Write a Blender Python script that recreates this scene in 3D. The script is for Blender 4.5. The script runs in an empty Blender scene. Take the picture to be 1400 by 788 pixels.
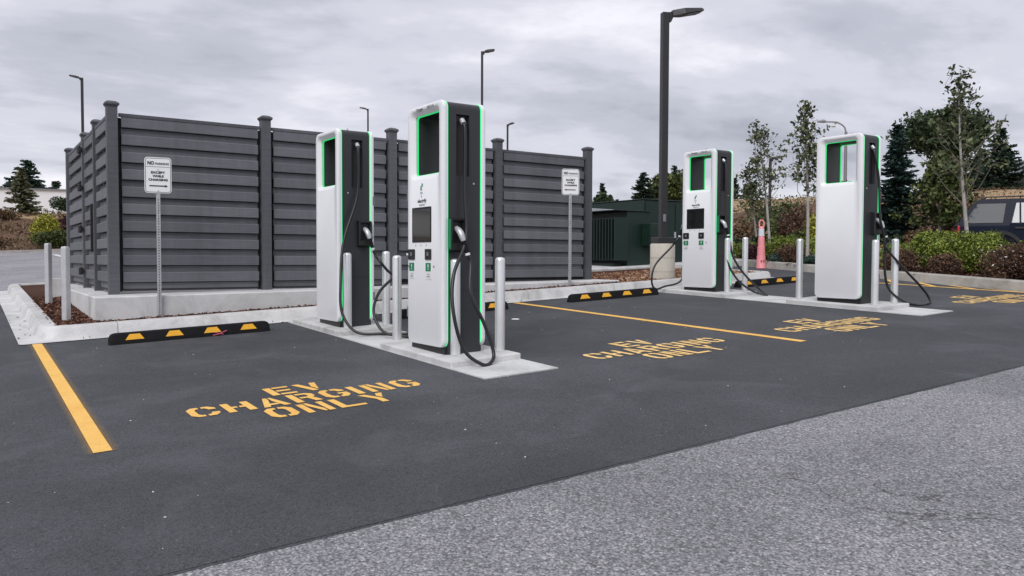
import bpy, bmesh, math, random
import numpy as np
from mathutils import Vector, Matrix, Euler
random.seed(7); RNG = np.random.default_rng(11)
PI = math.pi; rad = math.radians
SC = bpy.context.scene; COL = SC.collection

# ------------------------------------------------------------------ camera
GA, GB = 0.0435, 0.0284                      # the lot climbs gently away and to the right
def G(x, y): return GA*x + GB*y
EYE = Vector((-0.6231, -0.1588, 1.2684))
YAW, PITCH, ROLL, FPX = 0.5959, -0.0365, 0.0032, 1096.96
cy, sy, cp, sp = math.cos(YAW), math.sin(YAW), math.cos(PITCH), math.sin(PITCH)
fwd = Vector((sy*cp, cy*cp, sp)); rt = Vector((cy, -sy, 0)); up = rt.cross(fwd)
rt2 = rt*math.cos(ROLL) + up*math.sin(ROLL); up2 = up*math.cos(ROLL) - rt*math.sin(ROLL)
cam = bpy.data.cameras.new('camera'); camo = bpy.data.objects.new('camera', cam); COL.objects.link(camo)
m = Matrix.Identity(4)
for i, v in enumerate((rt2, up2, -fwd)):
    for k in range(3): m[k][i] = v[k]
m.translation = EYE
camo.matrix_world = m
cam.sensor_width = 36; cam.lens = 36*FPX/1400; cam.clip_end = 2000; cam.clip_start = 0.05
SC.camera = camo

# ------------------------------------------------------------------ sky and sun (overcast)
SC.view_settings.view_transform = 'Standard'; SC.view_settings.look = 'None'
SC.view_settings.gamma = 1; SC.view_settings.exposure = 0.60
SUN_DIR = Vector((-0.62, -0.45, 0.75)).normalized()
sun_el = math.asin(SUN_DIR.z); sun_rot = math.atan2(SUN_DIR.x, SUN_DIR.y)
W = bpy.data.worlds.new('World'); SC.world = W; W.use_nodes = True
nt = W.node_tree; nt.nodes.clear()
def wn(t, **kw):
    n = nt.nodes.new(t)
    for k, v in kw.items(): setattr(n, k, v)
    return n
def wl(a, b): nt.links.new(a, b)
sky = wn('ShaderNodeTexSky'); sky.sky_type = 'NISHITA'; sky.sun_disc = False
sky.sun_elevation = sun_el; sky.sun_rotation = sun_rot
bg1 = wn('ShaderNodeBackground'); bg1.inputs[1].default_value = 0.08; wl(sky.outputs[0], bg1.inputs[0])
tc = wn('ShaderNodeTexCoord'); sep = wn('ShaderNodeSeparateXYZ'); wl(tc.outputs['Generated'], sep.inputs[0])
zc = wn('ShaderNodeMath', operation='MAXIMUM'); wl(sep.outputs[2], zc.inputs[0]); zc.inputs[1].default_value = 0.0
za = wn('ShaderNodeMath', operation='ADD'); wl(zc.outputs[0], za.inputs[0]); za.inputs[1].default_value = 0.16
dx = wn('ShaderNodeMath', operation='DIVIDE'); wl(sep.outputs[0], dx.inputs[0]); wl(za.outputs[0], dx.inputs[1])
dy = wn('ShaderNodeMath', operation='DIVIDE'); wl(sep.outputs[1], dy.inputs[0]); wl(za.outputs[0], dy.inputs[1])
cmb = wn('ShaderNodeCombineXYZ'); wl(dx.outputs[0], cmb.inputs[0]); wl(dy.outputs[0], cmb.inputs[1])
mp = wn('ShaderNodeMapping'); mp.inputs['Rotation'].default_value = (0, 0, rad(38)); mp.inputs['Location'].default_value = (11.9, 8.8, 0)
mp.inputs['Scale'].default_value = (0.74, 1.0, 1); wl(cmb.outputs[0], mp.inputs[0])
n1 = wn('ShaderNodeTexNoise'); n1.inputs['Scale'].default_value = 0.80; n1.inputs['Detail'].default_value = 7; n1.inputs['Roughness'].default_value = 0.56; n1.inputs['Distortion'].default_value = 0.25
wl(mp.outputs[0], n1.inputs['Vector'])
n2 = wn('ShaderNodeTexNoise'); n2.inputs['Scale'].default_value = 2.4; n2.inputs['Detail'].default_value = 6; n2.inputs['Roughness'].default_value = 0.55
wl(mp.outputs[0], n2.inputs['Vector'])
mxn = wn('ShaderNodeMix'); mxn.data_type = 'FLOAT'; mxn.inputs[0].default_value = 0.26; wl(n1.outputs[0], mxn.inputs[2]); wl(n2.outputs[0], mxn.inputs[3])
rmp = wn('ShaderNodeValToRGB'); wl(mxn.outputs[0], rmp.inputs[0])
cr = rmp.color_ramp; cr.interpolation = 'EASE'
cr.elements[0].position = 0.36; cr.elements[0].color = (0.270, 0.276, 0.322, 1)
cr.elements[1].position = 0.635; cr.elements[1].color = (0.66, 0.65, 0.70, 1)
e = cr.elements.new(0.46); e.color = (0.372, 0.378, 0.430, 1)
e = cr.elements.new(0.53); e.color = (0.470, 0.474, 0.528, 1)
bg2 = wn('ShaderNodeBackground'); bg2.inputs[1].default_value = 1.0; wl(rmp.outputs[0], bg2.inputs[0])
mxs = wn('ShaderNodeMixShader'); mxs.inputs[0].default_value = 0.93; wl(bg1.outputs[0], mxs.inputs[1]); wl(bg2.outputs[0], mxs.inputs[2])
wo = wn('ShaderNodeOutputWorld'); wl(mxs.outputs[0], wo.inputs[0])
sl = bpy.data.lights.new('sun', 'SUN'); sl.energy = 1.5; sl.angle = rad(38); sl.color = (1.0, 0.985, 0.975)
so = bpy.data.objects.new('sun', sl); COL.objects.link(so); so.rotation_euler = SUN_DIR.to_track_quat('Z', 'Y').to_euler(); so.location = (0, 0, 30)

# ------------------------------------------------------------------ materials
def new_mat(name):
    M = bpy.data.materials.new(name); M.use_nodes = True
    return M, M.node_tree, M.node_tree.nodes['Principled BSDF']
def nd(t, typ, **kw):
    n = t.nodes.new(typ)
    for k, v in kw.items(): setattr(n, k, v)
    return n
def ramp(t, fac, stops, interp='LINEAR'):
    r = nd(t, 'ShaderNodeValToRGB'); t.links.new(fac, r.inputs[0]); c = r.color_ramp; c.interpolation = interp
    c.elements[0].position = stops[0][0]; c.elements[0].color = (*stops[0][1], 1)
    c.elements[1].position = stops[-1][0]; c.elements[1].color = (*stops[-1][1], 1)
    for p, col in stops[1:-1]: c.elements.new(p).color = (*col, 1)
    return r.outputs[0]
def noise(t, scale, detail=4, rough=.55, vec=None, dist=0):
    n = nd(t, 'ShaderNodeTexNoise'); n.inputs['Scale'].default_value = scale; n.inputs['Detail'].default_value = detail
    n.inputs['Roughness'].default_value = rough; n.inputs['Distortion'].default_value = dist
    if vec is None: vec = nd(t, 'ShaderNodeTexCoord').outputs['Object']
    t.links.new(vec, n.inputs['Vector']); return n.outputs[0]
def mixc(t, fac, a, b, mode='MIX'):
    x = nd(t, 'ShaderNodeMix'); x.data_type = 'RGBA'; x.blend_type = mode
    for s, v in ((0, fac), (6, a), (7, b)):
        if hasattr(v, 'is_linked'): t.links.new(v, x.inputs[s])
        else: x.inputs[s].default_value = v if s == 0 else (*v, 1)
    return x.outputs[2]
def bump(t, bs, h, strength=.3, dist=.01):
    b = nd(t, 'ShaderNodeBump'); b.inputs['Strength'].default_value = strength; b.inputs['Distance'].default_value = dist
    t.links.new(h, b.inputs['Height']); t.links.new(b.outputs[0], bs.inputs['Normal'])
def plain(name, col, rough=.5, metal=0, var=.12, scale=6, bmp=0, bscale=80, spec=.5, coat=0):
    M, t, b = new_mat(name)
    f = noise(t, scale, 5)
    c = ramp(t, f, [(.3, tuple(x*(1-var) for x in col)), (.7, tuple(min(1, x*(1+var)) for x in col))])
    t.links.new(c, b.inputs['Base Color']); b.inputs['Roughness'].default_value = rough; b.inputs['Metallic'].default_value = metal
    b.inputs['Specular IOR Level'].default_value = spec
    if coat: b.inputs['Coat Weight'].default_value = coat; b.inputs['Coat Roughness'].default_value = .08
    if bmp: bump(t, b, noise(t, bscale, 4), bmp, .004)
    return M
def emis(name, col, s):
    M, t, b = new_mat(name); b.inputs['Base Color'].default_value = (*[c*.5 for c in col], 1)
    b.inputs['Emission Color'].default_value = (*col, 1); b.inputs['Emission Strength'].default_value = s; return M
def leafmat(name, dark, mid, light, rough=.6, trans=.0):
    M, t, b = new_mat(name)
    g = nd(t, 'ShaderNodeNewGeometry')
    big = noise(t, 2.2, 3)
    a = nd(t, 'ShaderNodeMath', operation='MULTIPLY_ADD'); t.links.new(big, a.inputs[0]); a.inputs[1].default_value = .9; a.inputs[2].default_value = -.45
    s = nd(t, 'ShaderNodeMath', operation='ADD'); t.links.new(g.outputs['Random Per Island'], s.inputs[0]); t.links.new(a.outputs[0], s.inputs[1])
    t.links.new(ramp(t, s.outputs[0], [(.05, dark), (.5, mid), (.98, light)]), b.inputs['Base Color'])
    b.inputs['Roughness'].default_value = rough; b.inputs['Specular IOR Level'].default_value = .25
    return M
def asphalt_new():
    M, t, b = new_mat('new_asphalt_mat'); o = nd(t, 'ShaderNodeTexCoord').outputs['Object']
    big = noise(t, .55, 5, .6, o, .4); fine = noise(t, 190, 2, .6, o)
    c = ramp(t, big, [(.30, (.040, .042, .047)), (.5, (.060, .063, .070)), (.70, (.092, .096, .105))])
    v = nd(t, 'ShaderNodeTexVoronoi'); v.inputs['Scale'].default_value = 130; t.links.new(o, v.inputs['Vector'])
    g = ramp(t, v.outputs['Color'], [(.08, (.42, .42, .43)), (.5, (1, 1, 1)), (.92, (1.35, 1.35, 1.36)), (1.0, (3.4, 3.4, 3.4))])
    c2 = mixc(t, .85, c, g, 'MULTIPLY')
    # scuffed, dustier patches
    sm = noise(t, 1.3, 6, .62, o, .8); k = ramp(t, sm, [(.52, (0, 0, 0)), (.74, (.34, .34, .34))])
    c3 = mixc(t, k, c2, (.140, .146, .158))
    t.links.new(c3, b.inputs['Base Color'])
    r = ramp(t, big, [(.3, (.62,)*3), (.7, (.85,)*3)]); t.links.new(r, b.inputs['Roughness']); b.inputs['Specular IOR Level'].default_value = .35
    s = nd(t, 'ShaderNodeMath', operation='ADD'); t.links.new(fine, s.inputs[0]); t.links.new(v.outputs['Distance'], s.inputs[1])
    bump(t, b, s.outputs[0], .5, .008); return M
def asphalt_old(name='old_asphalt_mat', gain=1.0, vs=84):
    M, t, b = new_mat(name); o = nd(t, 'ShaderNodeTexCoord').outputs['Object']
    v = nd(t, 'ShaderNodeTexVoronoi'); v.inputs['Scale'].default_value = vs; t.links.new(o, v.inputs['Vector'])
    v2 = nd(t, 'ShaderNodeTexVoronoi'); v2.inputs['Scale'].default_value = vs*2.3; t.links.new(o, v2.inputs['Vector'])
    q = lambda x: tuple(gain*i for i in x)
    c = ramp(t, v.outputs['Color'], [(0, q((.03, .03, .033))), (.3, q((.14, .14, .15))), (.55, q((.245, .243, .257))), (.8, q((.34, .335, .35))), (1, q((.66, .65, .66)))])
    c = mixc(t, .4, c, ramp(t, v2.outputs['Color'], [(0, q((.06, .06, .065))), (.6, q((.27, .265, .28))), (1, q((.52, .51, .52)))]))
    # bitumen showing between the stones
    e = ramp(t, v.outputs['Distance'], [(.35, (1, 1, 1)), (.75, (.42, .42, .43))])
    c = mixc(t, .75, c, e, 'MULTIPLY')
    big = noise(t, .5, 6, .62, o, .6)
    c = mixc(t, .8, c, ramp(t, big, [(.3, (.68, .68, .69)), (.5, (1, 1, 1)), (.7, (1.26, 1.23, 1.22))]), 'MULTIPLY')
    # hairline cracks, only here and there
    vc = nd(t, 'ShaderNodeTexVoronoi'); vc.feature = 'DISTANCE_TO_EDGE'; vc.inputs['Scale'].default_value = .33
    wv = nd(t, 'ShaderNodeVectorMath', operation='ADD'); nz = nd(t, 'ShaderNodeTexNoise'); nz.inputs['Scale'].default_value = 1.6; nz.inputs['Detail'].default_value = 6
    t.links.new(o, nz.inputs['Vector']); t.links.new(o, wv.inputs[0]); t.links.new(nz.outputs['Color'], wv.inputs[1]); t.links.new(wv.outputs[0], vc.inputs['Vector'])
    ck = ramp(t, vc.outputs['Distance'], [(.0, (.25, .25, .25)), (.0035, (1, 1, 1))])
    c = mixc(t, ramp(t, noise(t, .8, 2, .5, o), [(.47, (0, 0, 0)), (.56, (.8, .8, .8))]), c, mixc(t, 1.0, c, ck, 'MULTIPLY'))
    t.links.new(c, b.inputs['Base Color']); b.inputs['Roughness'].default_value = .85; b.inputs['Specular IOR Level'].default_value = .3
    iv = nd(t, 'ShaderNodeMath', operation='SUBTRACT'); iv.inputs[0].default_value = 1; t.links.new(v.outputs['Distance'], iv.inputs[1])
    bump(t, b, iv.outputs[0], .5, .008); return M
def concrete(name, lo, hi, stain=.35):
    M, t, b = new_mat(name); o = nd(t, 'ShaderNodeTexCoord').outputs['Object']
    a = noise(t, 2.2, 7, .65, o, .7); c = ramp(t, a, [(.3, lo), (.68, hi)])
    f = noise(t, 60, 3, .6, o); c = mixc(t, .5, c, ramp(t, f, [(.3, (.86,)*3), (.7, (1.08,)*3)]), 'MULTIPLY')
    s = ramp(t, noise(t, .9, 6, .7, o, 1.2), [(.5, (1, 1, 1)), (.72, (1-stain, 1-stain, 1-stain*1.05))])
    t.links.new(mixc(t, 1.0, c, s, 'MULTIPLY'), b.inputs['Base Color']); b.inputs['Roughness'].default_value = .85; b.inputs['Specular IOR Level'].default_value = .3
    bump(t, b, noise(t, 110, 5, .65, o), .25, .004); return M
def island_mat(name, stops, rough=.8):
    M, t, b = new_mat(name); g = nd(t, 'ShaderNodeNewGeometry')
    t.links.new(ramp(t, g.outputs['Random Per Island'], stops), b.inputs['Base Color']); b.inputs['Roughness'].default_value = rough; b.inputs['Specular IOR Level'].default_value = .2
    return M
def soil(name, stops, scale=6):
    M, t, b = new_mat(name); o = nd(t, 'ShaderNodeTexCoord').outputs['Object']
    a = noise(t, .35, 5, .6, o); f = noise(t, scale, 7, .7, o)
    x = nd(t, 'ShaderNodeMath', operation='MULTIPLY_ADD'); t.links.new(a, x.inputs[0]); x.inputs[1].default_value = .6; t.links.new(f, x.inputs[2])
    y = nd(t, 'ShaderNodeMath', operation='MULTIPLY'); t.links.new(x.outputs[0], y.inputs[0]); y.inputs[1].default_value = .62
    t.links.new(ramp(t, y.outputs[0], stops), b.inputs['Base Color']); b.inputs['Roughness'].default_value = .95; b.inputs['Specular IOR Level'].default_value = .1
    bump(t, b, f, .8, .05); return M
def paint_yellow(name, worn, lo=(.80, .45, .10), hi=(.86, .53, .15)):
    M, t, b = new_mat(name); o = nd(t, 'ShaderNodeTexCoord').outputs['Object']
    c = ramp(t, noise(t, 3.5, 6, .6, o), [(.3, lo), (.7, hi)])
    k = ramp(t, noise(t, 45, 5, .75, o), [(.62-worn, (0, 0, 0)), (.74-worn*.5, (.75, .75, .75))])
    t.links.new(mixc(t, k, c, (.12, .105, .09)), b.inputs['Base Color']); b.inputs['Roughness'].default_value = .75; b.inputs['Specular IOR Level'].default_value = .3
    bump(t, b, noise(t, 150, 3, .6, o), .3, .003); return M
def wood_grain(name, lo, hi):
    M, t, b = new_mat(name); tcn = nd(t, 'ShaderNodeTexCoord'); mpn = nd(t, 'ShaderNodeMapping'); mpn.inputs['Scale'].default_value = (1.2, 40, 40)
    t.links.new(tcn.outputs['Object'], mpn.inputs[0]); f = noise(t, 1.6, 6, .65, mpn.outputs[0])
    oi = nd(t, 'ShaderNodeObjectInfo')
    c = ramp(t, f, [(.3, lo), (.7, hi)])
    c = mixc(t, 1.0, c, ramp(t, oi.outputs['Random'], [(0, (.84, .84, .85)), (1, (1.16, 1.16, 1.15))]), 'MULTIPLY')
    mp2 = nd(t, 'ShaderNodeMapping'); mp2.inputs['Scale'].default_value = (5, 5, .5); t.links.new(nd(t, 'ShaderNodeNewGeometry').outputs['Position'], mp2.inputs[0])
    c = mixc(t, .8, c, ramp(t, noise(t, 1.1, 6, .65, mp2.outputs[0]), [(.32, (.80, .80, .80)), (.6, (1.06, 1.06, 1.06))]), 'MULTIPLY')
    t.links.new(c, b.inputs['Base Color']); b.inputs['Roughness'].default_value = .62; b.inputs['Specular IOR Level'].default_value = .35
    bump(t, b, f, .25, .004); return M

MT = dict(
 new_asphalt=asphalt_new(), old_asphalt=asphalt_old('old_asphalt_mat', 1.18), lot=asphalt_old('lot_asphalt_mat', 1.35, 60),
 kerb=concrete('kerb_concrete', (.47, .465, .46), (.65, .645, .64), .42), kerb_old=concrete('old_kerb_concrete', (.30, .28, .25), (.44, .42, .385), .4),
 slab=concrete('slab_concrete', (.49, .49, .485), (.66, .66, .66), .34), plinth=concrete('plinth_concrete', (.50, .495, .49), (.68, .675, .675), .30),
 lampbase=concrete('lamp_base_concrete', (.46, .42, .36), (.58, .54, .47), .2),
 mulch=soil('mulch_soil', [(.3, (.035, .018, .012)), (.6, (.10, .05, .034))], 25),
 bark=soil('bank_bark', [(.25, (.055, .036, .026)), (.5, (.14, .088, .06)), (.75, (.24, .165, .12))], 1.8),
 dry=soil('dry_grass_mat', [(.25, (.25, .17, .10)), (.5, (.40, .285, .175)), (.75, (.50, .38, .25))], 2.5),
 chips_dark=island_mat('bark_chips_dark', [(0, (.03, .014, .01)), (.5, (.10, .045, .03)), (.85, (.19, .09, .06)), (1, (.36, .24, .18))]),
 chips_light=island_mat('bark_chips_light', [(0, (.10, .05, .03)), (.4, (.26, .13, .075)), (.8, (.40, .24, .15)), (1, (.55, .40, .30))]),
 fence=wood_grain('fence_composite', (.115, .117, .130), (.148, .150, .166)), fence_dark=plain('fence_gap_shade', (.018, .018, .02), .6),  # fence_dark: near-black colour standing in for shade in the fence gaps
 fence_post=wood_grain('fence_post_composite', (.085, .087, .098), (.112, .114, .127)),
 white=plain('white_powder_coat', (.80, .80, .82), .32, 0, .02, 2), dark=plain('charcoal_housing', (.030, .031, .034), .42, 0, .08, 3, .06, 300),
 black=plain('black_plastic', (.012, .012, .013), .45), rubber=plain('black_rubber', (.009, .009, .010), .8, 0, .2, 8, .25, 60, spec=.2), cable=plain('cable_rubber', (.014, .014, .015), .38, 0, .1, 4),
 led=emis('green_light', (.06, .80, .27), .70), ledring=emis('green_ring_light', (.03, .72, .20), .55),
 screen=plain('screen_glass', (.012, .014, .014), .06, 0, .1, 3, spec=.7), green=plain('green_sticker', (.01, .20, .085), .5), label=plain('white_sticker', (.72, .72, .72), .5),
 alu=plain('brushed_aluminium', (.80, .80, .81), .30, .6, .06, 5), galv_pale=plain('weathered_aluminium', (.56, .56, .57), .45, .4, .1, 9), galv=plain('galvanised_steel', (.50, .51, .52), .45, .7, .15, 30),
 silver=plain('silver_plastic', (.52, .53, .55), .3, .35, .05), sign=plain('sign_white', (.82, .82, .83), .4, 0, .02), ink=plain('sign_ink', (.012, .012, .014), .5), grey_ink=plain('grey_ink', (.16, .17, .18), .5),
 paint=paint_yellow('yellow_paint', 0.05), paint_worn=paint_yellow('worn_yellow_paint', .09, (.84, .54, .19), (.88, .62, .27)), paint_hatch=paint_yellow('hatch_yellow_paint', .03), white_paint=plain('white_lot_paint', (.6, .6, .6), .8, 0, .2, 9),
 reflector=plain('yellow_reflector', (.80, .40, .02), .35, 0, .08, 20), lamp=plain('dark_bronze_paint', (.022, .021, .023), .45), lamp_grey=plain('grey_lamp_paint', (.22, .225, .24), .5, .3),
 xf=plain('transformer_green', (.007, .024, .017), .45, 0, .12, 3), xf_dark=plain('transformer_fin_green', (.004, .013, .010), .5),
 pink=plain('faded_orange_plastic', (.84, .30, .32), .5, 0, .08, 8), reflect_white=plain('reflective_sleeve', (.66, .68, .74), .35),
 car=plain('dark_blue_car_paint', (.010, .014, .027), .34, 0, .05, 2, spec=.12, coat=0), glass=plain('tinted_glass', (.05, .055, .062), .05, 0, .05, spec=.22), glass_clear=plain('side_window_glass', (.16, .17, .18), .06, 0, .1, spec=.9),
 chrome=plain('bright_rim', (.55, .55, .56), .25, .9), red=plain('tail_light_red', (.55, .01, .02), .2), trimblack=plain('car_trim_black', (.012, .012, .013), .5),
 wall_white=plain('white_wall_panel', (.80, .82, .85), .7, 0, .03, .5), roof_grey=plain('grey_roof', (.10, .105, .12), .7, 0, .12, 1), wall_grey=plain('grey_house_wall', (.32, .32, .34), .8), bluegreen=plain('dark_teal_window', (.03, .09, .10), .15),
 trunk=plain('pale_bark', (.36, .34, .31), .85, 0, .25, 14, .3, 40), trunk_dark=plain('dark_bark', (.06, .045, .036), .9, 0, .25, 6), twig=plain('twig_bark', (.16, .135, .11), .85),
 needle=leafmat('conifer_needles', (.008, .020, .013), (.020, .042, .026), (.045, .072, .042)), needle_blue=leafmat('spruce_needles', (.010, .024, .020), (.020, .046, .038), (.042, .078, .062)),
 needle_grey=leafmat('young_fir_needles', (.05, .062, .028), (.12, .13, .068), (.24, .235, .14)),
 leaf=leafmat('young_tree_leaves', (.026, .040, .018), (.072, .094, .042), (.165, .185, .085)), leaf_y=leafmat('olive_leaves', (.022, .038, .010), (.058, .080, .022), (.13, .145, .045)),
 leaf_pine=leafmat('pine_crown', (.012, .026, .011), (.030, .056, .023), (.068, .100, .042)), leaf_g=leafmat('green_hedge_leaves', (.040, .062, .008), (.150, .205, .030), (.33, .38, .075)),
 leaf_b=leafmat('brown_hedge_leaves', (.034, .018, .012), (.105, .056, .036), (.19, .115, .075)), leaf_tan=leafmat('tan_shrub_leaves', (.07, .04, .022), (.15, .095, .05), (.25, .17, .10)),
 leaf_p=leafmat('burgundy_leaves', (.022, .008, .012), (.06, .018, .026), (.12, .045, .05)), leaf_yel=leafmat('yellow_green_leaves', (.12, .12, .012), (.27, .27, .03), (.45, .43, .07)),
 leaf_juni=leafmat('juniper_leaves', (.014, .034, .028), (.035, .075, .06), (.085, .14, .11)), leaf_red=leafmat('red_groundcover_leaves', (.16, .018, .02), (.34, .045, .045), (.5, .12, .10)),
 petal=plain('white_petal', (.55, .53, .51), .7), stone=plain('pale_stone_chip', (.62, .61, .60), .8), pinkchalk=plain('pink_marking_paint', (.55, .10, .18), .8), litter=plain('white_paper', (.78, .78, .78), .7),
)

# ------------------------------------------------------------------ mesh helpers
def link_mesh(name, me, mats=(), parent=None, smooth=False):
    for mm in (mats if isinstance(mats, (list, tuple)) else [mats]): me.materials.append(mm)
    if smooth: me.shade_smooth()
    o = bpy.data.objects.new(name, me); COL.objects.link(o)
    if parent: o.parent = parent
    return o
class MB:
    def __init__(s): s.v = []; s.f = []
    def add(s, vs, fs):
        k = len(s.v); s.v += [tuple(p) for p in vs]; s.f += [tuple(k+i for i in f) for f in fs]; return s
    def box(s, x0, x1, y0, y1, z0, z1, b=0):
        b = min(b, (x1-x0)*.49, (y1-y0)*.49, (z1-z0)*.49)
        if b <= 0:
            return s.add([(x0,y0,z0),(x1,y0,z0),(x1,y1,z0),(x0,y1,z0),(x0,y0,z1),(x1,y0,z1),(x1,y1,z1),(x0,y1,z1)],
                         [(3,2,1,0),(4,5,6,7),(0,1,5,4),(1,2,6,5),(2,3,7,6),(3,0,4,7)])
        bm = bmesh.new(); bmesh.ops.create_cube(bm, size=1)
        for v in bm.verts: v.co = Vector(((x0+x1)/2+v.co.x*(x1-x0), (y0+y1)/2+v.co.y*(y1-y0), (z0+z1)/2+v.co.z*(z1-z0)))
        bmesh.ops.bevel(bm, geom=bm.edges[:], offset=b, segments=2, profile=.5, affect='EDGES')
        bm.verts.index_update(); s.add([v.co[:] for v in bm.verts], [[v.index for v in f.verts] for f in bm.faces]); bm.free(); return s
    def rings(s, rs, closed=False, cap0=False, cap1=False):
        n = len(rs[0]); k = len(s.v)
        for r in rs: s.v += [tuple(p) for p in r]
        R = len(rs)
        for i in range(R if closed else R-1):
            a, b = k+i*n, k+((i+1) % R)*n
            for j in range(n): s.f.append((a+j, a+(j+1) % n, b+(j+1) % n, b+j))
        if cap0: s.f.append(tuple(k+j for j in range(n))[::-1])
        if cap1: s.f.append(tuple(k+(R-1)*n+j for j in range(n)))
        return s
    def tube(s, pts, r, n=10, cap=True):
        pts = [Vector(p) for p in pts]; rr = r if isinstance(r, (list, tuple)) else [r]*len(pts); rs = []
        ref = Vector((0, 0, 1)); u = None
        for i, p in enumerate(pts):
            t = (pts[min(i+1, len(pts)-1)]-pts[max(i-1, 0)]).normalized()
            if u is None: u = t.cross(Vector((1, 0, 0)) if abs(t.x) < .8 else ref).normalized()
            else: u = (u - t*u.dot(t)).normalized()
            w = t.cross(u)
            rs.append([p+u*(rr[i]*math.cos(a))+w*(rr[i]*math.sin(a)) for a in [2*PI*j/n for j in range(n)]])
        return s.rings(rs, cap0=cap, cap1=cap)
    def lathe(s, prof, n=24, c=(0, 0), rot=0):
        return s.rings([[(c[0]+r*math.cos(rot+2*PI*j/n), c[1]+r*math.sin(rot+2*PI*j/n), z) for j in range(n)] for r, z in prof], cap0=True, cap1=True)
    def prism(s, poly, d0, d1, axis='y'):
        f = {'y': lambda a, b, d: (a, d, b), 'x': lambda a, b, d: (d, a, b), 'z': lambda a, b, d: (a, b, d)}[axis]
        return s.rings([[f(a, b, d0) for a, b in poly], [f(a, b, d1) for a, b in poly]], cap0=True, cap1=True)
    def follow(s, off=(0, 0)): s.v = [(x, y, z+G(x+off[0], y+off[1])) for x, y, z in s.v]; return s
    def mesh(s, name):
        me = bpy.data.meshes.new(name); me.from_pydata(s.v, [], s.f)
        bm = bmesh.new(); bm.from_mesh(me); bmesh.ops.recalc_face_normals(bm, faces=bm.faces[:]); bm.to_mesh(me); bm.free(); return me
    def build(s, name, mat, parent=None, smooth=False):
        o = link_mesh(name, s.mesh(name), mat, parent)
        if smooth: o.data.shade_smooth(); sharp(o.data)
        return o
def sharp(me, ang=38):
    bm = bmesh.new(); bm.from_mesh(me); c = math.cos(rad(ang))
    for e in bm.edges:
        if len(e.link_faces) == 2 and e.link_faces[0].normal.dot(e.link_faces[1].normal) < c: e.smooth = False
    bm.to_mesh(me); bm.free()
def tag(o, label, cat, group=None):
    o['label'] = label; o['category'] = cat
    if group: o['group'] = group
    return o
def structure(o): o['kind'] = 'structure'; return o
def stuff(o, label=None): o['kind'] = 'stuff'; return o
def thing(name, label, cat, loc, rz=0, group=None):
    o = bpy.data.objects.new(name, None); COL.objects.link(o); o.location = loc; o.rotation_euler = (0, 0, rz); o.empty_display_size = .2
    return tag(o, label, cat, group)
def dup(root, loc, rz=None, label=None, skip=()):
    def cp(o, par):
        c = o.copy(); COL.objects.link(c); c.parent = par
        for ch in kids.get(o.name, ()):
            if ch.name.split('.')[0] not in skip: cp(ch, c)
        return c
    kids = {}
    for o in list(COL.objects):
        if o.parent: kids.setdefault(o.parent.name, []).append(o)
    r = cp(root, None); r.location = loc
    if rz is not None: r.rotation_euler = (0, 0, rz)
    if label: r['label'] = label
    return r
def smoothpath(pts, n=8):
    P = [Vector(p) for p in pts]; P = [P[0]*2-P[1]]+P+[P[-1]*2-P[-2]]; out = []
    for i in range(1, len(P)-2):
        for k in range(n):
            t = k/n; a, b, c, d = P[i-1:i+3]
            out.append(.5*((2*b)+(c-a)*t+(2*a-5*b+4*c-d)*t*t+(3*b-a-3*c+d)*t**3))
    return out+[P[-2]]
def text_mesh(s, size, align='CENTER', bold=0):
    c = bpy.data.curves.new('t', 'FONT'); c.body = s; c.size = size; c.align_x = align; c.align_y = 'CENTER'; c.extrude = 0.0; c.offset = bold; c.resolution_u = 3
    o = bpy.data.objects.new('t', c); COL.objects.link(o)
    dg = bpy.context.evaluated_depsgraph_get(); me = bpy.data.meshes.new_from_object(o.evaluated_get(dg)); bpy.data.objects.remove(o); bpy.data.curves.remove(c)
    return me
def sm(t): t = max(0., min(1., t)); return t*t*(3-2*t)

# ------------------------------------------------------------------ terrain
def bank(x, y):
    dxx, dyy = x-EYE.x, y-EYE.y; r = math.hypot(dxx, dyy); az = math.degrees(math.atan2(dxx, dyy))
    k = sm((az-34)/8) * (1-sm((az-120)/20))
    left = sm((y-49)/9) * (1-sm((abs(az)-60)/20))
    q = (x-24.6+(y-10)*.10)/15
    return max(left*(1-k), k*sm(q))
def T(x, y):
    r = math.hypot(x-EYE.x, y-EYE.y); k = min(1., 70/max(r, 1e-6))
    fx, fy = EYE.x+(x-EYE.x)*k, EYE.y+(y-EYE.y)*k
    return G(fx, fy) + 2.25*bank(x, y)
rs = [0.01, 2, 5, 9, 13, 17, 20, 22, 24, 25, 26, 27, 28, 29, 30, 31.5, 33, 34.5, 36, 38, 40, 43, 46, 49, 50, 51, 52, 53, 54.5, 56, 58, 60, 64, 70, 80, 100, 140, 220, 400, 900]
na = 240; vs = []; fs = []; mi = []
for r in rs:
    for j in range(na):
        a = 2*PI*j/na; x, y = EYE.x+r*math.sin(a), EYE.y+r*math.cos(a)
        b_ = bank(x, y); vs.append((x, y, T(x, y)-.012 + (.10*math.sin(x*1.7+y)*math.sin(y*1.3-x*.4)*min(1, b_*3) if b_ > .02 else 0)))
for i in range(len(rs)-1):
    for j in range(na):
        f = (i*na+j, i*na+(j+1) % na, (i+1)*na+(j+1) % na, (i+1)*na+j)[::-1]; fs.append(f)
        cx = sum(vs[k][0] for k in f)/4; cyy = sum(vs[k][1] for k in f)/4; b_ = bank(cx, cyy)
        mi.append(0 if b_ < .012 else (1 if b_ < .80 else 2))
me = bpy.data.meshes.new('ground'); me.from_pydata(vs, [], fs); me.polygons.foreach_set('material_index', mi); me.shade_smooth()
structure(link_mesh('ground', me, [MT['lot'], MT['bark'], MT['dry']]))
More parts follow.
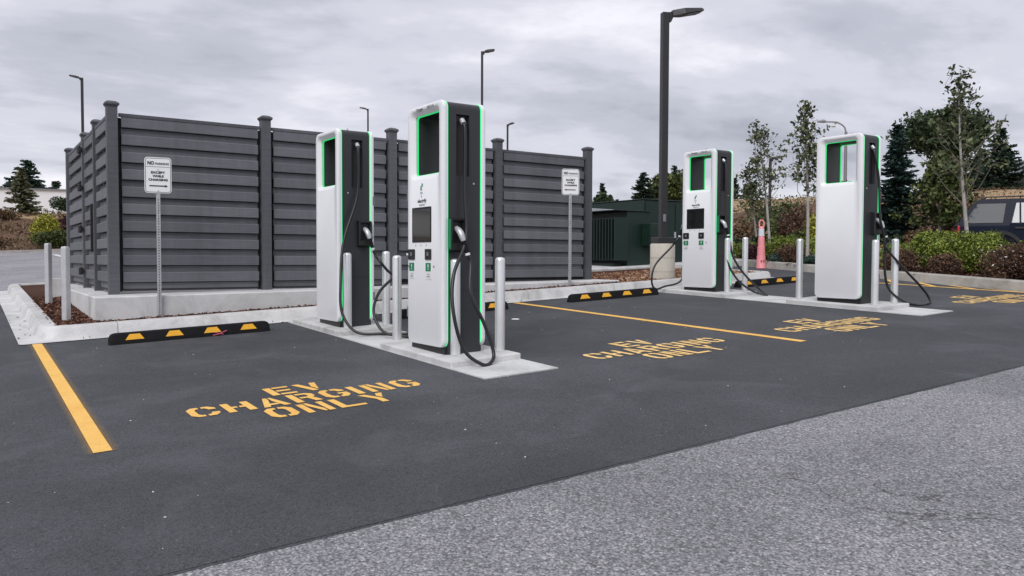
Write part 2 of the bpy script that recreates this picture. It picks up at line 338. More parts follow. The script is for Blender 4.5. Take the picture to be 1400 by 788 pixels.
def sheet(name, poly, z, mat):
    b = MB(); b.add([(x, y, G(x, y)+z) for x, y in poly], [tuple(range(len(poly)))]); return structure(b.build(name, mat))
sheet('road', [(-70, -60), (70, -60), (70, 3.02), (-70, 3.02)], -.004, MT['old_asphalt'])
sheet('parking_bay_asphalt', [(-40, 3.02), (40, 3.02), (40, 3.6), (15, 16), (-40, 16)], 0.0, MT['new_asphalt'])
# dark lip where the new asphalt was rolled against the old: a thin real edge
b = MB(); lipn = 400; top = []; bot = []
for i in range(lipn+1):
    x = -6+20*i/lipn; w_ = .003*math.sin(x*2.1)+.003*math.sin(x*23.7)+random.uniform(-.004, .004)
    top.append((x, 3.10, .0015)); bot.append((x, 2.998+w_, -.003))
b.add(top+bot, [(i, lipn+1+i, lipn+2+i, i+1) for i in range(lipn)]); structure(b.follow().build('asphalt_edge', MT['new_asphalt']))

def overspray_mat():
    M, t, b = new_mat('paint_overspray'); o = nd(t, 'ShaderNodeTexCoord').outputs['UV']
    b.inputs['Base Color'].default_value = (.62, .36, .08, 1); b.inputs['Roughness'].default_value = .8
    sx = nd(t, 'ShaderNodeSeparateXYZ'); t.links.new(o, sx.inputs[0])
    f = nd(t, 'ShaderNodeMath', operation='MULTIPLY'); f.inputs[1].default_value = .42; t.links.new(sx.outputs[0], f.inputs[0])
    n_ = noise(t, 60, 4, .7); g = nd(t, 'ShaderNodeMath', operation='MULTIPLY'); t.links.new(f.outputs[0], g.inputs[0]); t.links.new(n_, g.inputs[1])
    t.links.new(g.outputs[0], b.inputs['Alpha']); return M
MT['overspray'] = overspray_mat()
# ------------------------------------------------------------------ kerbs, gutter, planting beds
XR = 13.2
def ring_path(x0, x1, y0, y1, r, n=6):
    out = []
    for cx, cy_, a0 in ((x0+r, y0+r, PI), (x1-r, y0+r, 1.5*PI), (x1-r, y1-r, 0), (x0+r, y1-r, .5*PI)):
        out += [(cx+r*math.cos(a0+.5*PI*k/n), cy_+r*math.sin(a0+.5*PI*k/n)) for k in range(n+1)]
    return out
def densify(p, step=1.0):
    out = []
    for i in range(len(p)):
        a, b_ = p[i], p[(i+1) % len(p)]; L = math.hypot(b_[0]-a[0], b_[1]-a[1]); n = max(1, int(L/step))
        out += [(a[0]+(b_[0]-a[0])*k/n, a[1]+(b_[1]-a[1])*k/n) for k in range(n)]
    return out
YB = 19.6
def loops(x0, x1, y0, y1, offs, r0):
    return [ring_path(x0+o, x1-o, y0+o, y1-o, max(.05, r0-o)) for o in offs]
offs = [0.0, .035, .06, .20, .215]; zz = [0, .125, .15, .15, .10]
Ls = loops(.03, XR, 10.45, YB, offs, .32)
b = MB(); b.rings([[(x, y, z) for x, y in L] for L, z in zip(Ls, zz)]); kerb = structure(b.follow().build('kerb', MT['kerb'], smooth=True))
# contraction joints in the kerb: thin dark recess lines
for x in (.85, 3.9, 6.9, 8.75, 11.4):
    b = MB(); b.add([(x, 10.449, .005), (x+.012, 10.449, .005), (x, 10.484, .127), (x+.012, 10.484, .127), (x, 10.508, .1525), (x+.012, 10.508, .1525), (x, 10.65, .1525), (x+.012, 10.65, .1525)], [(0, 1, 3, 2), (2, 3, 5, 4), (4, 5, 7, 6)])
    structure(b.follow().build('kerb_joint', MT['kerb_old']))
g0 = ring_path(-.17, XR+.18, 10.26, YB, .06); g1 = ring_path(.04, XR-.01, 10.46, YB-.1, .30)
b = MB(); b.rings([[(x, y, .008) for x, y in g0], [(x, y, .012) for x, y in g1]]); structure(b.follow().build('gutter', MT['slab']))
bed = ring_path(.2, XR-.17, 10.62, YB-.17, .1)
b = MB(); b.add([(x, y, .115) for x, y in bed], [tuple(range(len(bed)))]); structure(b.follow().build('planting_bed', MT['mulch']))

def chips(name, n, boxes, z, size, mat, pile=.03):
    V = []; F = []
    tot = sum((b[1]-b[0])*(b[3]-b[2]) for b in boxes)
    for bx in boxes:
        for i in range(int(n*(bx[1]-bx[0])*(bx[3]-bx[2])/tot)):
            x, y = random.uniform(bx[0], bx[1]), random.uniform(bx[2], bx[3]); l = size*random.uniform(.5, 1.6); w = l*random.uniform(.2, .5)
            R = Euler((random.gauss(0, .35), random.gauss(0, .35), random.uniform(0, 6.3))).to_matrix(); c = Vector((x, y, G(x, y)+z+random.uniform(0, pile))); k = len(V)
            V += [tuple(c+R @ Vector(p)) for p in ((-l/2, -w/2, 0), (l/2, -w*.4, .004), (l*.45, w/2, 0), (-l*.4, w/2, .006), (0, 0, -.012))]
            F += [(k, k+1, k+2, k+3), (k, k+4, k+1), (k+1, k+4, k+2), (k+2, k+4, k+3), (k+3, k+4, k)]
    me = bpy.data.meshes.new(name); me.from_pydata(V, [], F); return stuff(link_mesh(name, me, mat))
chips('bark_mulch', 9000, [(.20, .67, 10.66, 15.4), (.67, 9.2, 10.66, 10.92)], .115, .05, MT['chips_dark'])
chips('orange_bark_mulch', 9000, [(9.25, 13.0, 10.66, 12.9)], .115, .055, MT['chips_light'])

chips('spilled_bark', 60, [(-.1, 2.8, 10.20, 10.50), (-.15, .05, 10.3, 14), (3.7, 9.3, 10.20, 10.5), (.5, 2.2, 9.75, 10.2)], .012, .028, MT['chips_dark'], .004)

# right-hand kerb with the hedge island
def kx(y): return 13.52+.33*(y-5.9)
def isl(o, z):
    pts = [(kx(-6)+o*1.05, -6), (kx(2)+o*1.05, 2), (kx(6)+o*1.05, 6), (kx(9)+o*1.05, 9), (kx(13)+o*1.05, 13), (kx(15.2)+o*1.05, 15.2), (kx(16)+.35+o, 16-o*.5)]
    far = [(kx(16)+2.2-o, 16.1-o), (kx(13)+3.6-o, 13), (kx(9)+3.6-o, 9), (kx(2)+3.6-o, 2), (kx(-6)+3.6-o, -6)]
    return [(x, y, z) for x, y in pts+far]
b = MB(); b.rings([isl(0, 0), isl(.03, .15), isl(.05, .17), isl(.19, .17), isl(.20, .12)]); structure(b.follow().build('kerb', MT['kerb_old']))
b = MB(); p_ = isl(.19, .135); b.add(p_, [tuple(range(len(p_)))]); structure(b.follow().build('planting_bed', MT['mulch']))
chips('bark_mulch', 3000, [(14.3, 15.2, 5.5, 8.2), (15.4, 16.4, 8.5, 12), (16.3, 17.4, 11.5, 14.5)], .135, .06, MT['chips_dark'])
# low kerb at the foot of the far bank
b = MB(); fp = [(24.9-(y-10)*.10, y) for y in (-6, 0, 5, 10, 15, 20, 25, 30)]
b.rings([[(x, y, 0), (x, y, .16), (x+.16, y, .16), (x+.16, y, 0)] for x, y in fp]); structure(b.follow().build('kerb', MT['kerb']))
b = MB(); b.rings([[(x, 49.4, 0), (x, 49.4, .16), (x, 49.6, .16), (x, 49.6, 0)] for x in (-60, -20, 0, 20)]); structure(b.follow().build('kerb', MT['kerb_old']))

# ------------------------------------------------------------------ charger islands (slabs) and painted markings
S1, S2, SW = 2.869, 9.366, .759
for S, ya, yb, yc in ((S1, (8.51, 10.10), (5.95, 7.42), 5.385), (S2, (8.50, 10.10), (5.91, 7.37), 5.32)):
    b = MB(); b.box(S, S+SW, yc, 10.30, -.05, .010); structure(b.follow().build('concrete_apron', MT['slab']))
    for y0, y1 in (ya, yb):
        b = MB(); b.box(S+.004, S+SW-.004, y0, y1, 0, .066, .012); structure(b.follow().build('concrete_slab', MT['kerb']))
def line(name, label, poly, mat, group=None, spray=0):
    b = MB(); b.add([(x, y, .004) for x, y in poly], [tuple(range(len(poly)))])
    o = tag(b.follow().build(name, mat), label, 'road marking', group)
    if spray:                                            # dusty paint edge fading out on both long sides
        for s_, (pa, pb) in ((-1, (poly[0], poly[3])), (1, (poly[1], poly[2]))):
            q = MB(); q.add([(pa[0], pa[1], .0025), (pa[0]+s_*spray, pa[1], .0025), (pb[0]+s_*spray, pb[1], .0025), (pb[0], pb[1], .0025)], [(0, 1, 2, 3)]); h = q.follow().build('paint_dust', MT['overspray'], o)
            uv = h.data.uv_layers.new(); 
            for lp in h.data.loops: uv.data[lp.index].uv = (1 if lp.vertex_index in (0, 3) else 0, 0)
    return o
line('bay_line', 'yellow bay line running from the kerb corner at the left', [(-.045, 4.98), (.055, 4.98), (.05, 10.255), (-.045, 10.255)], MT['paint'], None, .045)
line('bay_line', 'yellow bay line in the middle between the two rows of chargers', [(6.445, 4.98), (6.55, 4.98), (6.55, 10.255), (6.445, 10.255)], MT['paint'], None, .035)
line('bay_line', 'long thin yellow edge line of the hatched strip by the right kerb', [(13.2, 3.4), (13.29, 3.4), (13.70, 9.6), (13.61, 9.6)], MT['paint_hatch'])
for k, lab in enumerate(('first hatch stripe, nearest the right edge of the picture', 'second hatch stripe from the right edge', 'third hatch stripe from the right edge', 'fourth hatch stripe from the right edge', 'fifth hatch stripe from the right edge, beside the far charger')):
    y0 = 5.2+.72*k; xa = 13.29+(y0-3.4)*.066+.01
    line('hatch_stripe', 'slanted yellow ' + lab, [(xa, y0), (xa, y0+.12), (kx(y0+.75)-.03, y0+.80), (kx(y0+.6)-.03, y0+.62)], MT['paint_hatch'], 'hatch stripes along the right kerb')
def mir(p): return [(1-x, y) for x, y in p][::-1]
def flp(p): return [(x, 1-y) for x, y in p][::-1]
Lh = [(0, .2), (.2, 0), (.45, 0), (.45, .17), (.35, .17), (.27, .28), (.27, .72), (.35, .83), (.45, .83), (.45, 1), (.2, 1), (0, .8)]
Ct = [(.55, .83), (.65, .83), (.73, .72), (.73, .65), (1, .65), (1, .8), (.8, 1), (.55, 1)]
def rc(a, b_, c, d): return [(a, c), (b_, c), (b_, d), (a, d)]
GL = {'E': [rc(0, .3, 0, 1), rc(.36, 1, 0, .17), rc(.36, .92, .415, .585), rc(.36, 1, .83, 1)],
 'V': [[(.40, 0), (.62, 0), (.62, .12), (.30, 1), (0, 1)], [(.70, .12), (1, 1), (.74, 1), (.585, .5)]],
 'C': [Lh, Ct, flp(Ct)], 'O': [Lh, mir(Lh)],
 'G': [Lh, Ct, [(.55, 0), (.8, 0), (1, .2), (1, .5), (.6, .5), (.6, .36), (.73, .36), (.73, .28), (.65, .17), (.55, .17)]],
 'H': [[(0, 0), (.28, 0), (.28, .42), (.46, .42), (.46, .58), (.28, .58), (.28, 1), (0, 1)], [(.72, 0), (1, 0), (1, 1), (.72, 1), (.72, .58), (.54, .58), (.54, .42), (.72, .42)]],
 'A': [[(0, 0), (.25, 0), (.305, .18), (.66, .18), (.61, .34), (.355, .34), (.5, .8), (.5, 1), (.36, 1)], [(.74, 0), (1, 0), (.66, 1), (.56, 1), (.56, .62)]],
 'R': [rc(0, .28, 0, 1), [(.36, .42), (.6, .42), (.72, 0), (1, 0), (.85, .47), (1, .6), (1, .85), (.8, 1), (.36, 1), (.36, .84), (.68, .84), (.74, .79), (.74, .62), (.70, .57), (.36, .57)]],
 'I': [rc(0, 1, 0, 1)], 'N': [rc(0, .25, 0, .93), [(.31, .72), (.60, 0), (.70, 0), (.70, .28), (.42, 1), (0, 1), (.0, .97), (.31, .97)], rc(.76, 1, 0, 1)],
 'L': [[(0, 0), (1, 0), (1, .17), (.28, .17), (.28, 1), (0, 1)]], 'Y': [[(.37, 0), (.63, 0), (.63, .42), (.29, 1), (0, 1), (.37, .40)], [(.70, .5), (1, 1), (.73, 1), (.575, .70)]]}
def lettering(x0, y0, label, mat, sx=1.0):
    b = MB()
    def word(w, x, y, pitch=.24, wd=.195, h=.30):
        for ch in w:
            ww = .055 if ch == 'I' else wd
            for poly in GL[ch]: b.add([((x+px*ww)*sx+x0, y0+y+py*h, .004) for px, py in poly], [tuple(range(len(poly)))])
            x += ww+(pitch-wd) + (.012 if ch == 'I' else 0)
    word('EV', .655, .355, .235); word('CHARGING', 0, 0); word('ONLY', .44, -.35)
    return tag(b.follow().build('painted_lettering', mat), label, 'road marking', 'painted bay lettering')
lettering(.62, 5.50, 'yellow stencilled EV CHARGING ONLY in the left bay, nearest and largest', MT['paint'])
lettering(4.20, 5.50, 'yellow stencilled EV CHARGING ONLY between the tallest charger and the middle bay line', MT['paint_worn'])
lettering(6.98, 5.46, 'yellow stencilled EV CHARGING ONLY in front of the far right charger', MT['paint_worn'])
lettering(11.2, 5.62, 'faded yellow stencilled EV CHARGING ONLY cut off by the right edge', MT['paint_worn'])
line('bay_line', 'white bay line far off on the grey lot, behind the left bollards', [(2.75, 45), (3.0, 45), (3.05, 40), (2.8, 40)], MT['white_paint'])
line('bay_line', 'short white bay line on the grey lot, just left of the fence', [(2.6, 31.5), (2.6, 31.25), (5.0, 30.2), (5.0, 30.45)], MT['white_paint'])

# ------------------------------------------------------------------ parking stops
def stop(x0, x1, y, label):
    L = x1-x0; o = thing('parking_stop', label, 'parking stop', (x0, y, G(x0, y)), 0, 'rubber parking stops'); 
    sec = [(0, 0), (.008, .040), (.032, .112), (.048, .122), (.102, .122), (.118, .112), (.142, .040), (.15, 0)]
    def ringx(x, k): return [(x, yy if k == 1 else .075+(yy-.075)*(.55+.45*k), z*k) for yy, z in sec]
    b = MB(); b.rings([ringx(0, .62), ringx(.012, .84), ringx(.035, .96), ringx(.07, 1), ringx(L-.07, 1), ringx(L-.035, .96), ringx(L-.012, .84), ringx(L, .62)], cap0=True, cap1=True)
    b.v = [(x, yy, z+G(x0+x, y+yy)-G(x0, y)) for x, yy, z in b.v]; b.build('body', MT['rubber'], o)
    for i in range(4):
        c = L*(.145+.236*i); h = L*.055
        for side in (0, 1):
            def P(x, t): # on the sloped face
                yy, z = .010+(.020)*t, .046+.060*t
                if side: yy = .15-yy
                s_ = -1 if not side else 1
                return (x, yy+s_*.003, z+.002+G(x0+x, y+yy)-G(x0, y))
            b = MB(); b.add([P(c-h, -.05), P(c+h, -.05), P(c+h*.55, .95), P(c-h*.55, .95)], [(0, 1, 2, 3)]); b.build('reflector', MT['reflector'], o)
    return o
stop(.65, 2.42, 9.58, 'black rubber parking stop with four yellow reflectors in the left bay, below the left sign')
stop(4.15, 5.92, 9.56, 'black rubber parking stop mostly hidden behind the tallest charger and its bollard')
stop(7.17, 9.05, 9.66, 'black rubber parking stop with yellow reflectors below the right sign')
stop(11.0, 12.88, 9.60, 'black rubber parking stop between the two right-hand chargers, by the kerb end')
b = MB(); b.tube([(1.74, 9.565, .012), (1.80, 9.57, .02), (1.90, 9.575, .055)], .006, 5); b.tube([(1.76, 9.57, .045), (1.86, 9.565, .014)], .005, 5)
tag(b.follow().build('chalk_mark', MT['pinkchalk']), 'small pink cross mark sprayed on the front parking stop', 'paint mark')

# ------------------------------------------------------------------ plinth and fence
PT0, PT1 = .775, .885                        # top of the plinth, left and right
def ptop(x): return PT0+(PT1-PT0)*(x-.67)/8.6
b = MB(); xs = (.67, 9.25)
b.rings([[(.67, 10.90, 0), (9.25, 10.90, 0), (9.25, 17.2, 0), (.67, 17.2, 0)], [(.67, 10.90, ptop(.67)-.012), (9.25, 10.90, ptop(9.25)-.012), (9.25, 17.2, ptop(9.25)-.012), (.67, 17.2, ptop(.67)-.012)],
         [(.682, 10.912, ptop(.67)), (9.238, 10.912, ptop(9.25)), (9.238, 17.188, ptop(9.25)), (.682, 17.188, ptop(.67))]], cap0=True, cap1=True)
tag(b.build('concrete_plinth', MT['plinth']), 'pale low concrete plinth under the grey board fence', 'plinth')
FX = [.97, 2.985, 5.0, 7.015, 9.03]; FY = 11.565; ZT = 3.165; N = 10; PER = (ZT-.045-.845)/N
fence = thing('board_fence', 'tall grey composite board fence enclosure with capped posts and side gate', 'fence', (FX[0], FY, ptop(FX[0])))
def rel(o): o.location = o.location-fence.location; return o
post_me = MB().box(-.065, .065, -.065, .065, 0, 1).mesh('post')
cap_me = MB().rings([[(s1*h, s2*h, z) for s1, s2 in ((-1, -1), (1, -1), (1, 1), (-1, 1))] for h, z in ((.066, 0), (.070, .012), (.086, .03), (.086, .052), (.05, .078), (.012, .086))], cap0=True, cap1=True).mesh('post_cap')
post_me.materials.append(MT['fence_post']); cap_me.materials.append(MT['fence_post'])
def post(x, y, z0, z1, w=1.0, parent=fence):
    p = bpy.data.objects.new('post', post_me); COL.objects.link(p); p.parent = parent; p.location = Vector((x, y, z0))-fence.location; p.scale = (w, w, z1-z0)
    c = bpy.data.objects.new('post_cap', cap_me); COL.objects.link(c); c.parent = p; c.location = (0, 0, 1); c.scale = (1, 1, 1/(z1-z0)); return p
for i, x in enumerate(FX): post(x, FY, ptop(x), 3.235+.012*i)
for y, w, zt in ((13.04, .85, 3.20), (14.42, .85, 3.19), (16.75, 1.0, 3.20)): post(FX[0], y, ptop(.97), zt, w)
# board profiles: proud picket with rounded lips, recessed picket behind it
PH, RH = PER*.60, PER*.40
def board_mesh(L, proud):
    h = PH if proud else RH+.006; d = 0 if proud else .046
    if proud: sec = [(.036, 0), (.004, .0), (0, .006), (0, h-.010), (.006, h), (.036, h)]
    else: sec = [(d+.02, -.005), (d, 0), (d, h), (d+.02, h)]
    b = MB(); b.rings([[(-L/2, y, z) for y, z in sec], [(L/2, y, z) for y, z in sec]], cap0=True, cap1=True); return b.mesh('board')
_bm = {}
def bmesh_for(L, proud):
    k = (round(L, 3), proud)
    if k not in _bm: _bm[k] = board_mesh(L, proud); _bm[k].materials.append(MT['fence'])
    return _bm[k]
def panel(p0, p1, ang, z0, gap=.113, parent=fence, base=None):
    """boards between two post centres; ang turns the outer face"""
    p0, p1 = Vector(p0), Vector(p1); mid = (p0+p1)/2; L = (p1-p0).length-2*gap
    n = Vector((math.sin(ang), -math.cos(ang)))             # outward
    off = mid+n*.030
    for k in range(N):
        zt = ZT-.045-PER*k
        for proud in (True, False):
            z = zt-PH if proud else zt-PER-.015
            if z < z0+.02 and not proud: continue
            o = bpy.data.objects.new('board', bmesh_for(L, proud)); COL.objects.link(o); o.parent = parent; o.rotation_euler = (0, 0, ang)
            o.location = Vector((off.x, off.y, z))-(fence.location if base is None else base)
    def bar(nm, a, b_, z0_, z1_, d0, d1, mat):
        m_ = MB().box(a, b_, d0, d1, z0_, z1_); o = m_.build(nm, mat, parent); o.rotation_euler = (0, 0, ang); o.location = Vector((off.x, off.y, 0))-(fence.location if base is None else base)
    bar('gap_shade_backing', -L/2, L/2, z0+.03, ZT-.05, .100, .106, MT['fence_dark'])  # near-black sheet that paints the shadow line under each proud board
    bar('top_rail', -L/2-.03, L/2+.03, ZT-.043, ZT, -.004, .05, MT['fence_post'])
    for s in (-1, 1):
        a, b_ = sorted((s*L/2, s*(L/2+.050))); bar('side_shade_channel', a, b_, z0+.012, ZT-.048, .085, .099, MT['fence_dark'])  # dark strips fill the gaps beside the posts, coloured as their shade
    bar('bottom_rail', -L/2, L/2, z0+.02, max(z0+.05, ZT-.045-PER*N-.004), .04, .06, MT['fence_dark'])
for i in range(4): panel((FX[i], FY), (FX[i+1], FY), 0, ptop(FX[i+1])-.03 if i else .80)
panel((FX[0], FY), (FX[0], 13.04), -PI/2, .79)
panel((FX[0], 14.42), (FX[0], 16.75), -PI/2, .79)
gate = bpy.data.objects.new('gate', None); COL.objects.link(gate); gate.parent = fence
gate['label'] = 'narrow board gate in the left side with dark hinges and a lever handle'
panel((FX[0], 13.04), (FX[0], 14.42), -PI/2, .80, .10, gate)
for z in (1.05, 1.72, 2.38, 2.98):
    b = MB(); b.lathe([(.022, -.06), (.03, -.05), (.03, .05), (.022, .06)], 8, (-.095, 0)); b.box(-.095, -.055, -.03, .03, -.035, .035, .006); h = b.build('hinge', MT['black'], gate); h.location = Vector((FX[0], 14.37, z))-fence.location
b = MB(); b.box(-.09, -.055, -.02, .02, -.40, .30, .005); b.tube([(-.09, 0, 0), (-.13, 0, 0), (-.13, .10, -.005)], .010, 8); h = b.build('latch_handle', MT['black'], gate); h.location = Vector((FX[0], 13.13, 1.75))-fence.location

# ------------------------------------------------------------------ no-parking signs
def rr(w, h, r, n=5):
    out = []
    for cx, cz, a0 in ((w/2-r, -h/2+r, 1.5*PI), (w/2-r, h/2-r, 0), (-w/2+r, h/2-r, .5*PI), (-w/2+r, -h/2+r, PI)):
        out += [(cx+r*math.cos(a0+.5*PI*k/n), cz+r*math.sin(a0+.5*PI*k/n)) for k in range(n+1)]
    return out
def letters(parent, s, size, x, y, z, name='lettering', rot=(PI/2, 0, 0), mat='ink', bold=0, sx=1.0, fit=None):
    me = text_mesh(s, size, bold=bold); o = link_mesh(name, me, MT[mat], parent); o.location = (x, y, z); o.rotation_euler = rot; o.scale = (sx, 1, 1)
    if fit:
        xs = [v.co.x for v in me.vertices]; ys = [v.co.y for v in me.vertices]; kx_ = fit[0]/(max(xs)-min(xs)); ky_ = fit[1]/(max(ys)-min(ys)); mx, my = (max(xs)+min(xs))/2, (max(ys)+min(ys))/2
        for v in me.vertices: v.co.x = (v.co.x-mx)*kx_; v.co.y = (v.co.y-my)*ky_
    return o
def sign(x, y, rz, ztop, label, arrow):
    zb = G(x, y)+.11; o = thing('parking_sign', label, 'sign', (x, y, zb), rz, 'no parking signs'); H = ztop-zb
    b = MB(); b.box(-.024, .024, -.018, .018, -.1, H-.03, .003); p = b.build('sign_post', MT['galv'], o)
    b = MB()
    for k in range(int((H-.55)/.034)): b.add([(.008*math.cos(a), -.0195, .06+.034*k+.008*math.sin(a)) for a in [PI/4*j for j in range(8)]], [tuple(range(8))])
    b.build('post_holes', MT['black'], p)
    w, h = .355, .475; zc_ = H-h/2
    f = MB().rings([[(a, -.0225, zc_+c) for a, c in rr(w, h, .045)], [(a, -.026, zc_+c) for a, c in rr(w-.004, h-.004, .044)], ], cap0=True, cap1=True).build('sign_panel', MT['sign'], o)
    b = MB(); b.rings([[(a, -.0275, zc_+c) for a, c in rr(w-.022, h-.022, .036)], [(a, -.0275, zc_+c) for a, c in rr(w-.034, h-.034, .031)]]); b.build('border', MT['ink'], f)
    y_ = -.0285
    letters(f, 'NO', .06, -.093, y_, zc_+.160, bold=.003, fit=(.088, .050)); letters(f, 'PARKING', .04, .054, y_, zc_+.153, bold=.0012, fit=(.178, .030))
    b = MB(); b.box(-w/2+.024, w/2-.024, y_, y_+.0012, zc_+.109, zc_+.114); b.build('rule', MT['grey_ink'], f)
    for s, q, wd_ in (('EXCEPT', .036, .185), ('WHILE', -.012, .148), ('CHARGING', -.060, .252)): letters(f, s, .045, 0, y_, zc_+q, bold=.0022, fit=(wd_, .033))
    b = MB(); b.box(-.115, .10, y_, y_+.0012, zc_-.149, zc_-.134); t_ = .128
    b.add([(.09, y_-.0003, zc_-.160), (t_, y_-.0003, zc_-.1415), (.09, y_-.0003, zc_-.123)] if arrow > 0 else [(-.09, y_-.0003, zc_-.123), (-t_, y_-.0003, zc_-.1415), (-.09, y_-.0003, zc_-.160)], [(0, 1, 2)]); b.build('arrow', MT['ink'], f)
    f.scale = (.89, 1, .955); f.location = (0, 0, zc_*.045+.02)
    for zz_ in (.075, -.205):
        b = MB(); b.tube([(0, -.025, zc_+zz_), (0, -.034, zc_+zz_)], .008, 8); b.build('bolt', MT['galv'], f)
    return o
sign(1.40, 10.86, rad(-8), 2.53, 'white no parking except while charging sign at the left, near the gate corner', 1)
sign(8.08, 10.88, rad(-22), 2.82, 'white no parking except while charging sign at the right end of the fence', -1)

# ------------------------------------------------------------------ bollards
bol_me = MB().lathe([(.048, 0), (.048, .855), (.046, .868), (.038, .880), (.022, .886), (.004, .888)], 28).mesh('bollard'); bol_me.materials.append(MT['alu']); bol_me.shade_smooth(); sharp(bol_me, 60)
sq_me = MB().rings([[(a, c, z) for a, c in rr(2*h, 2*h, max(.004, min(.02, h*.4)), 3)] for h, z in ((.041, 0), (.041, .93), (.038, .945), (.030, .955), (.006, .958))], cap0=True, cap1=True).mesh('bollard'); sq_me.materials.append(MT['galv_pale'])
def bollard(x, y, z, label, me=bol_me, rz=0, s=1.0, group='round aluminium bollards guarding the chargers'):
    o = bpy.data.objects.new('bollard', me); COL.objects.link(o); o.location = (x, y, G(x, y)+z); o.rotation_euler = (0, 0, rz); o.scale = (1, 1, s); return tag(o, label, 'bollard', group)
bollard(S1+.234, 6.27, .066, 'silver bollard in front of the tallest charger, cable looping over it')
bollard(S1+.663, 6.17, .066, 'silver bollard at the right front corner of the tallest charger')
bollard(S1+.225, 7.47, .066, 'silver bollard behind the screen side of the tallest charger, green glow on its edge')
bollard(S1+.20, 8.73, .066, 'silver bollard at the left front corner of the second charger, by the dark cable')
bollard(S1+.68, 8.70, .066, 'silver bollard at the right front corner of the second charger, between the crossing cables')
bollard(S2+.235, 7.31, .066, 'silver bollard standing alone left of the far right charger')
bollard(S2+.235, 6.11, .066, 'silver bollard at the left front corner of the far right charger')
bollard(S2+.663, 6.08, .066, 'silver bollard at the right front corner of the far right charger')
bollard(S2+.28, 8.72, .066, 'silver bollard at the left front corner of the charger beside the pink delineator')
bollard(S2+.69, 8.70, .066, 'silver bollard at the right front corner of the charger beside the pink delineator')
sg = 'square bollards in the left mulch bed'
bollard(.39, 11.30, .11, 'square grey bollard in the mulch, nearest to the kerb corner', sq_me, rad(38), 1.0, sg)
bollard(.40, 14.05, .11, 'square grey bollard in the mulch, farther left of the two full ones', sq_me, rad(38), 1.0, sg)
bollard(1.18, 18.2, .11, 'square grey bollard whose top peeps out behind the fence corner', sq_me, rad(38), 1.05, sg)
tag(MB().box(-.07, .07, -.07, .07, 0, .36, .01).build('stub_post', MT['kerb']), 'short pale concrete stub behind the nearest square bollard', 'post').location = (.60, 15.25, G(.6, 15.25)+.1)

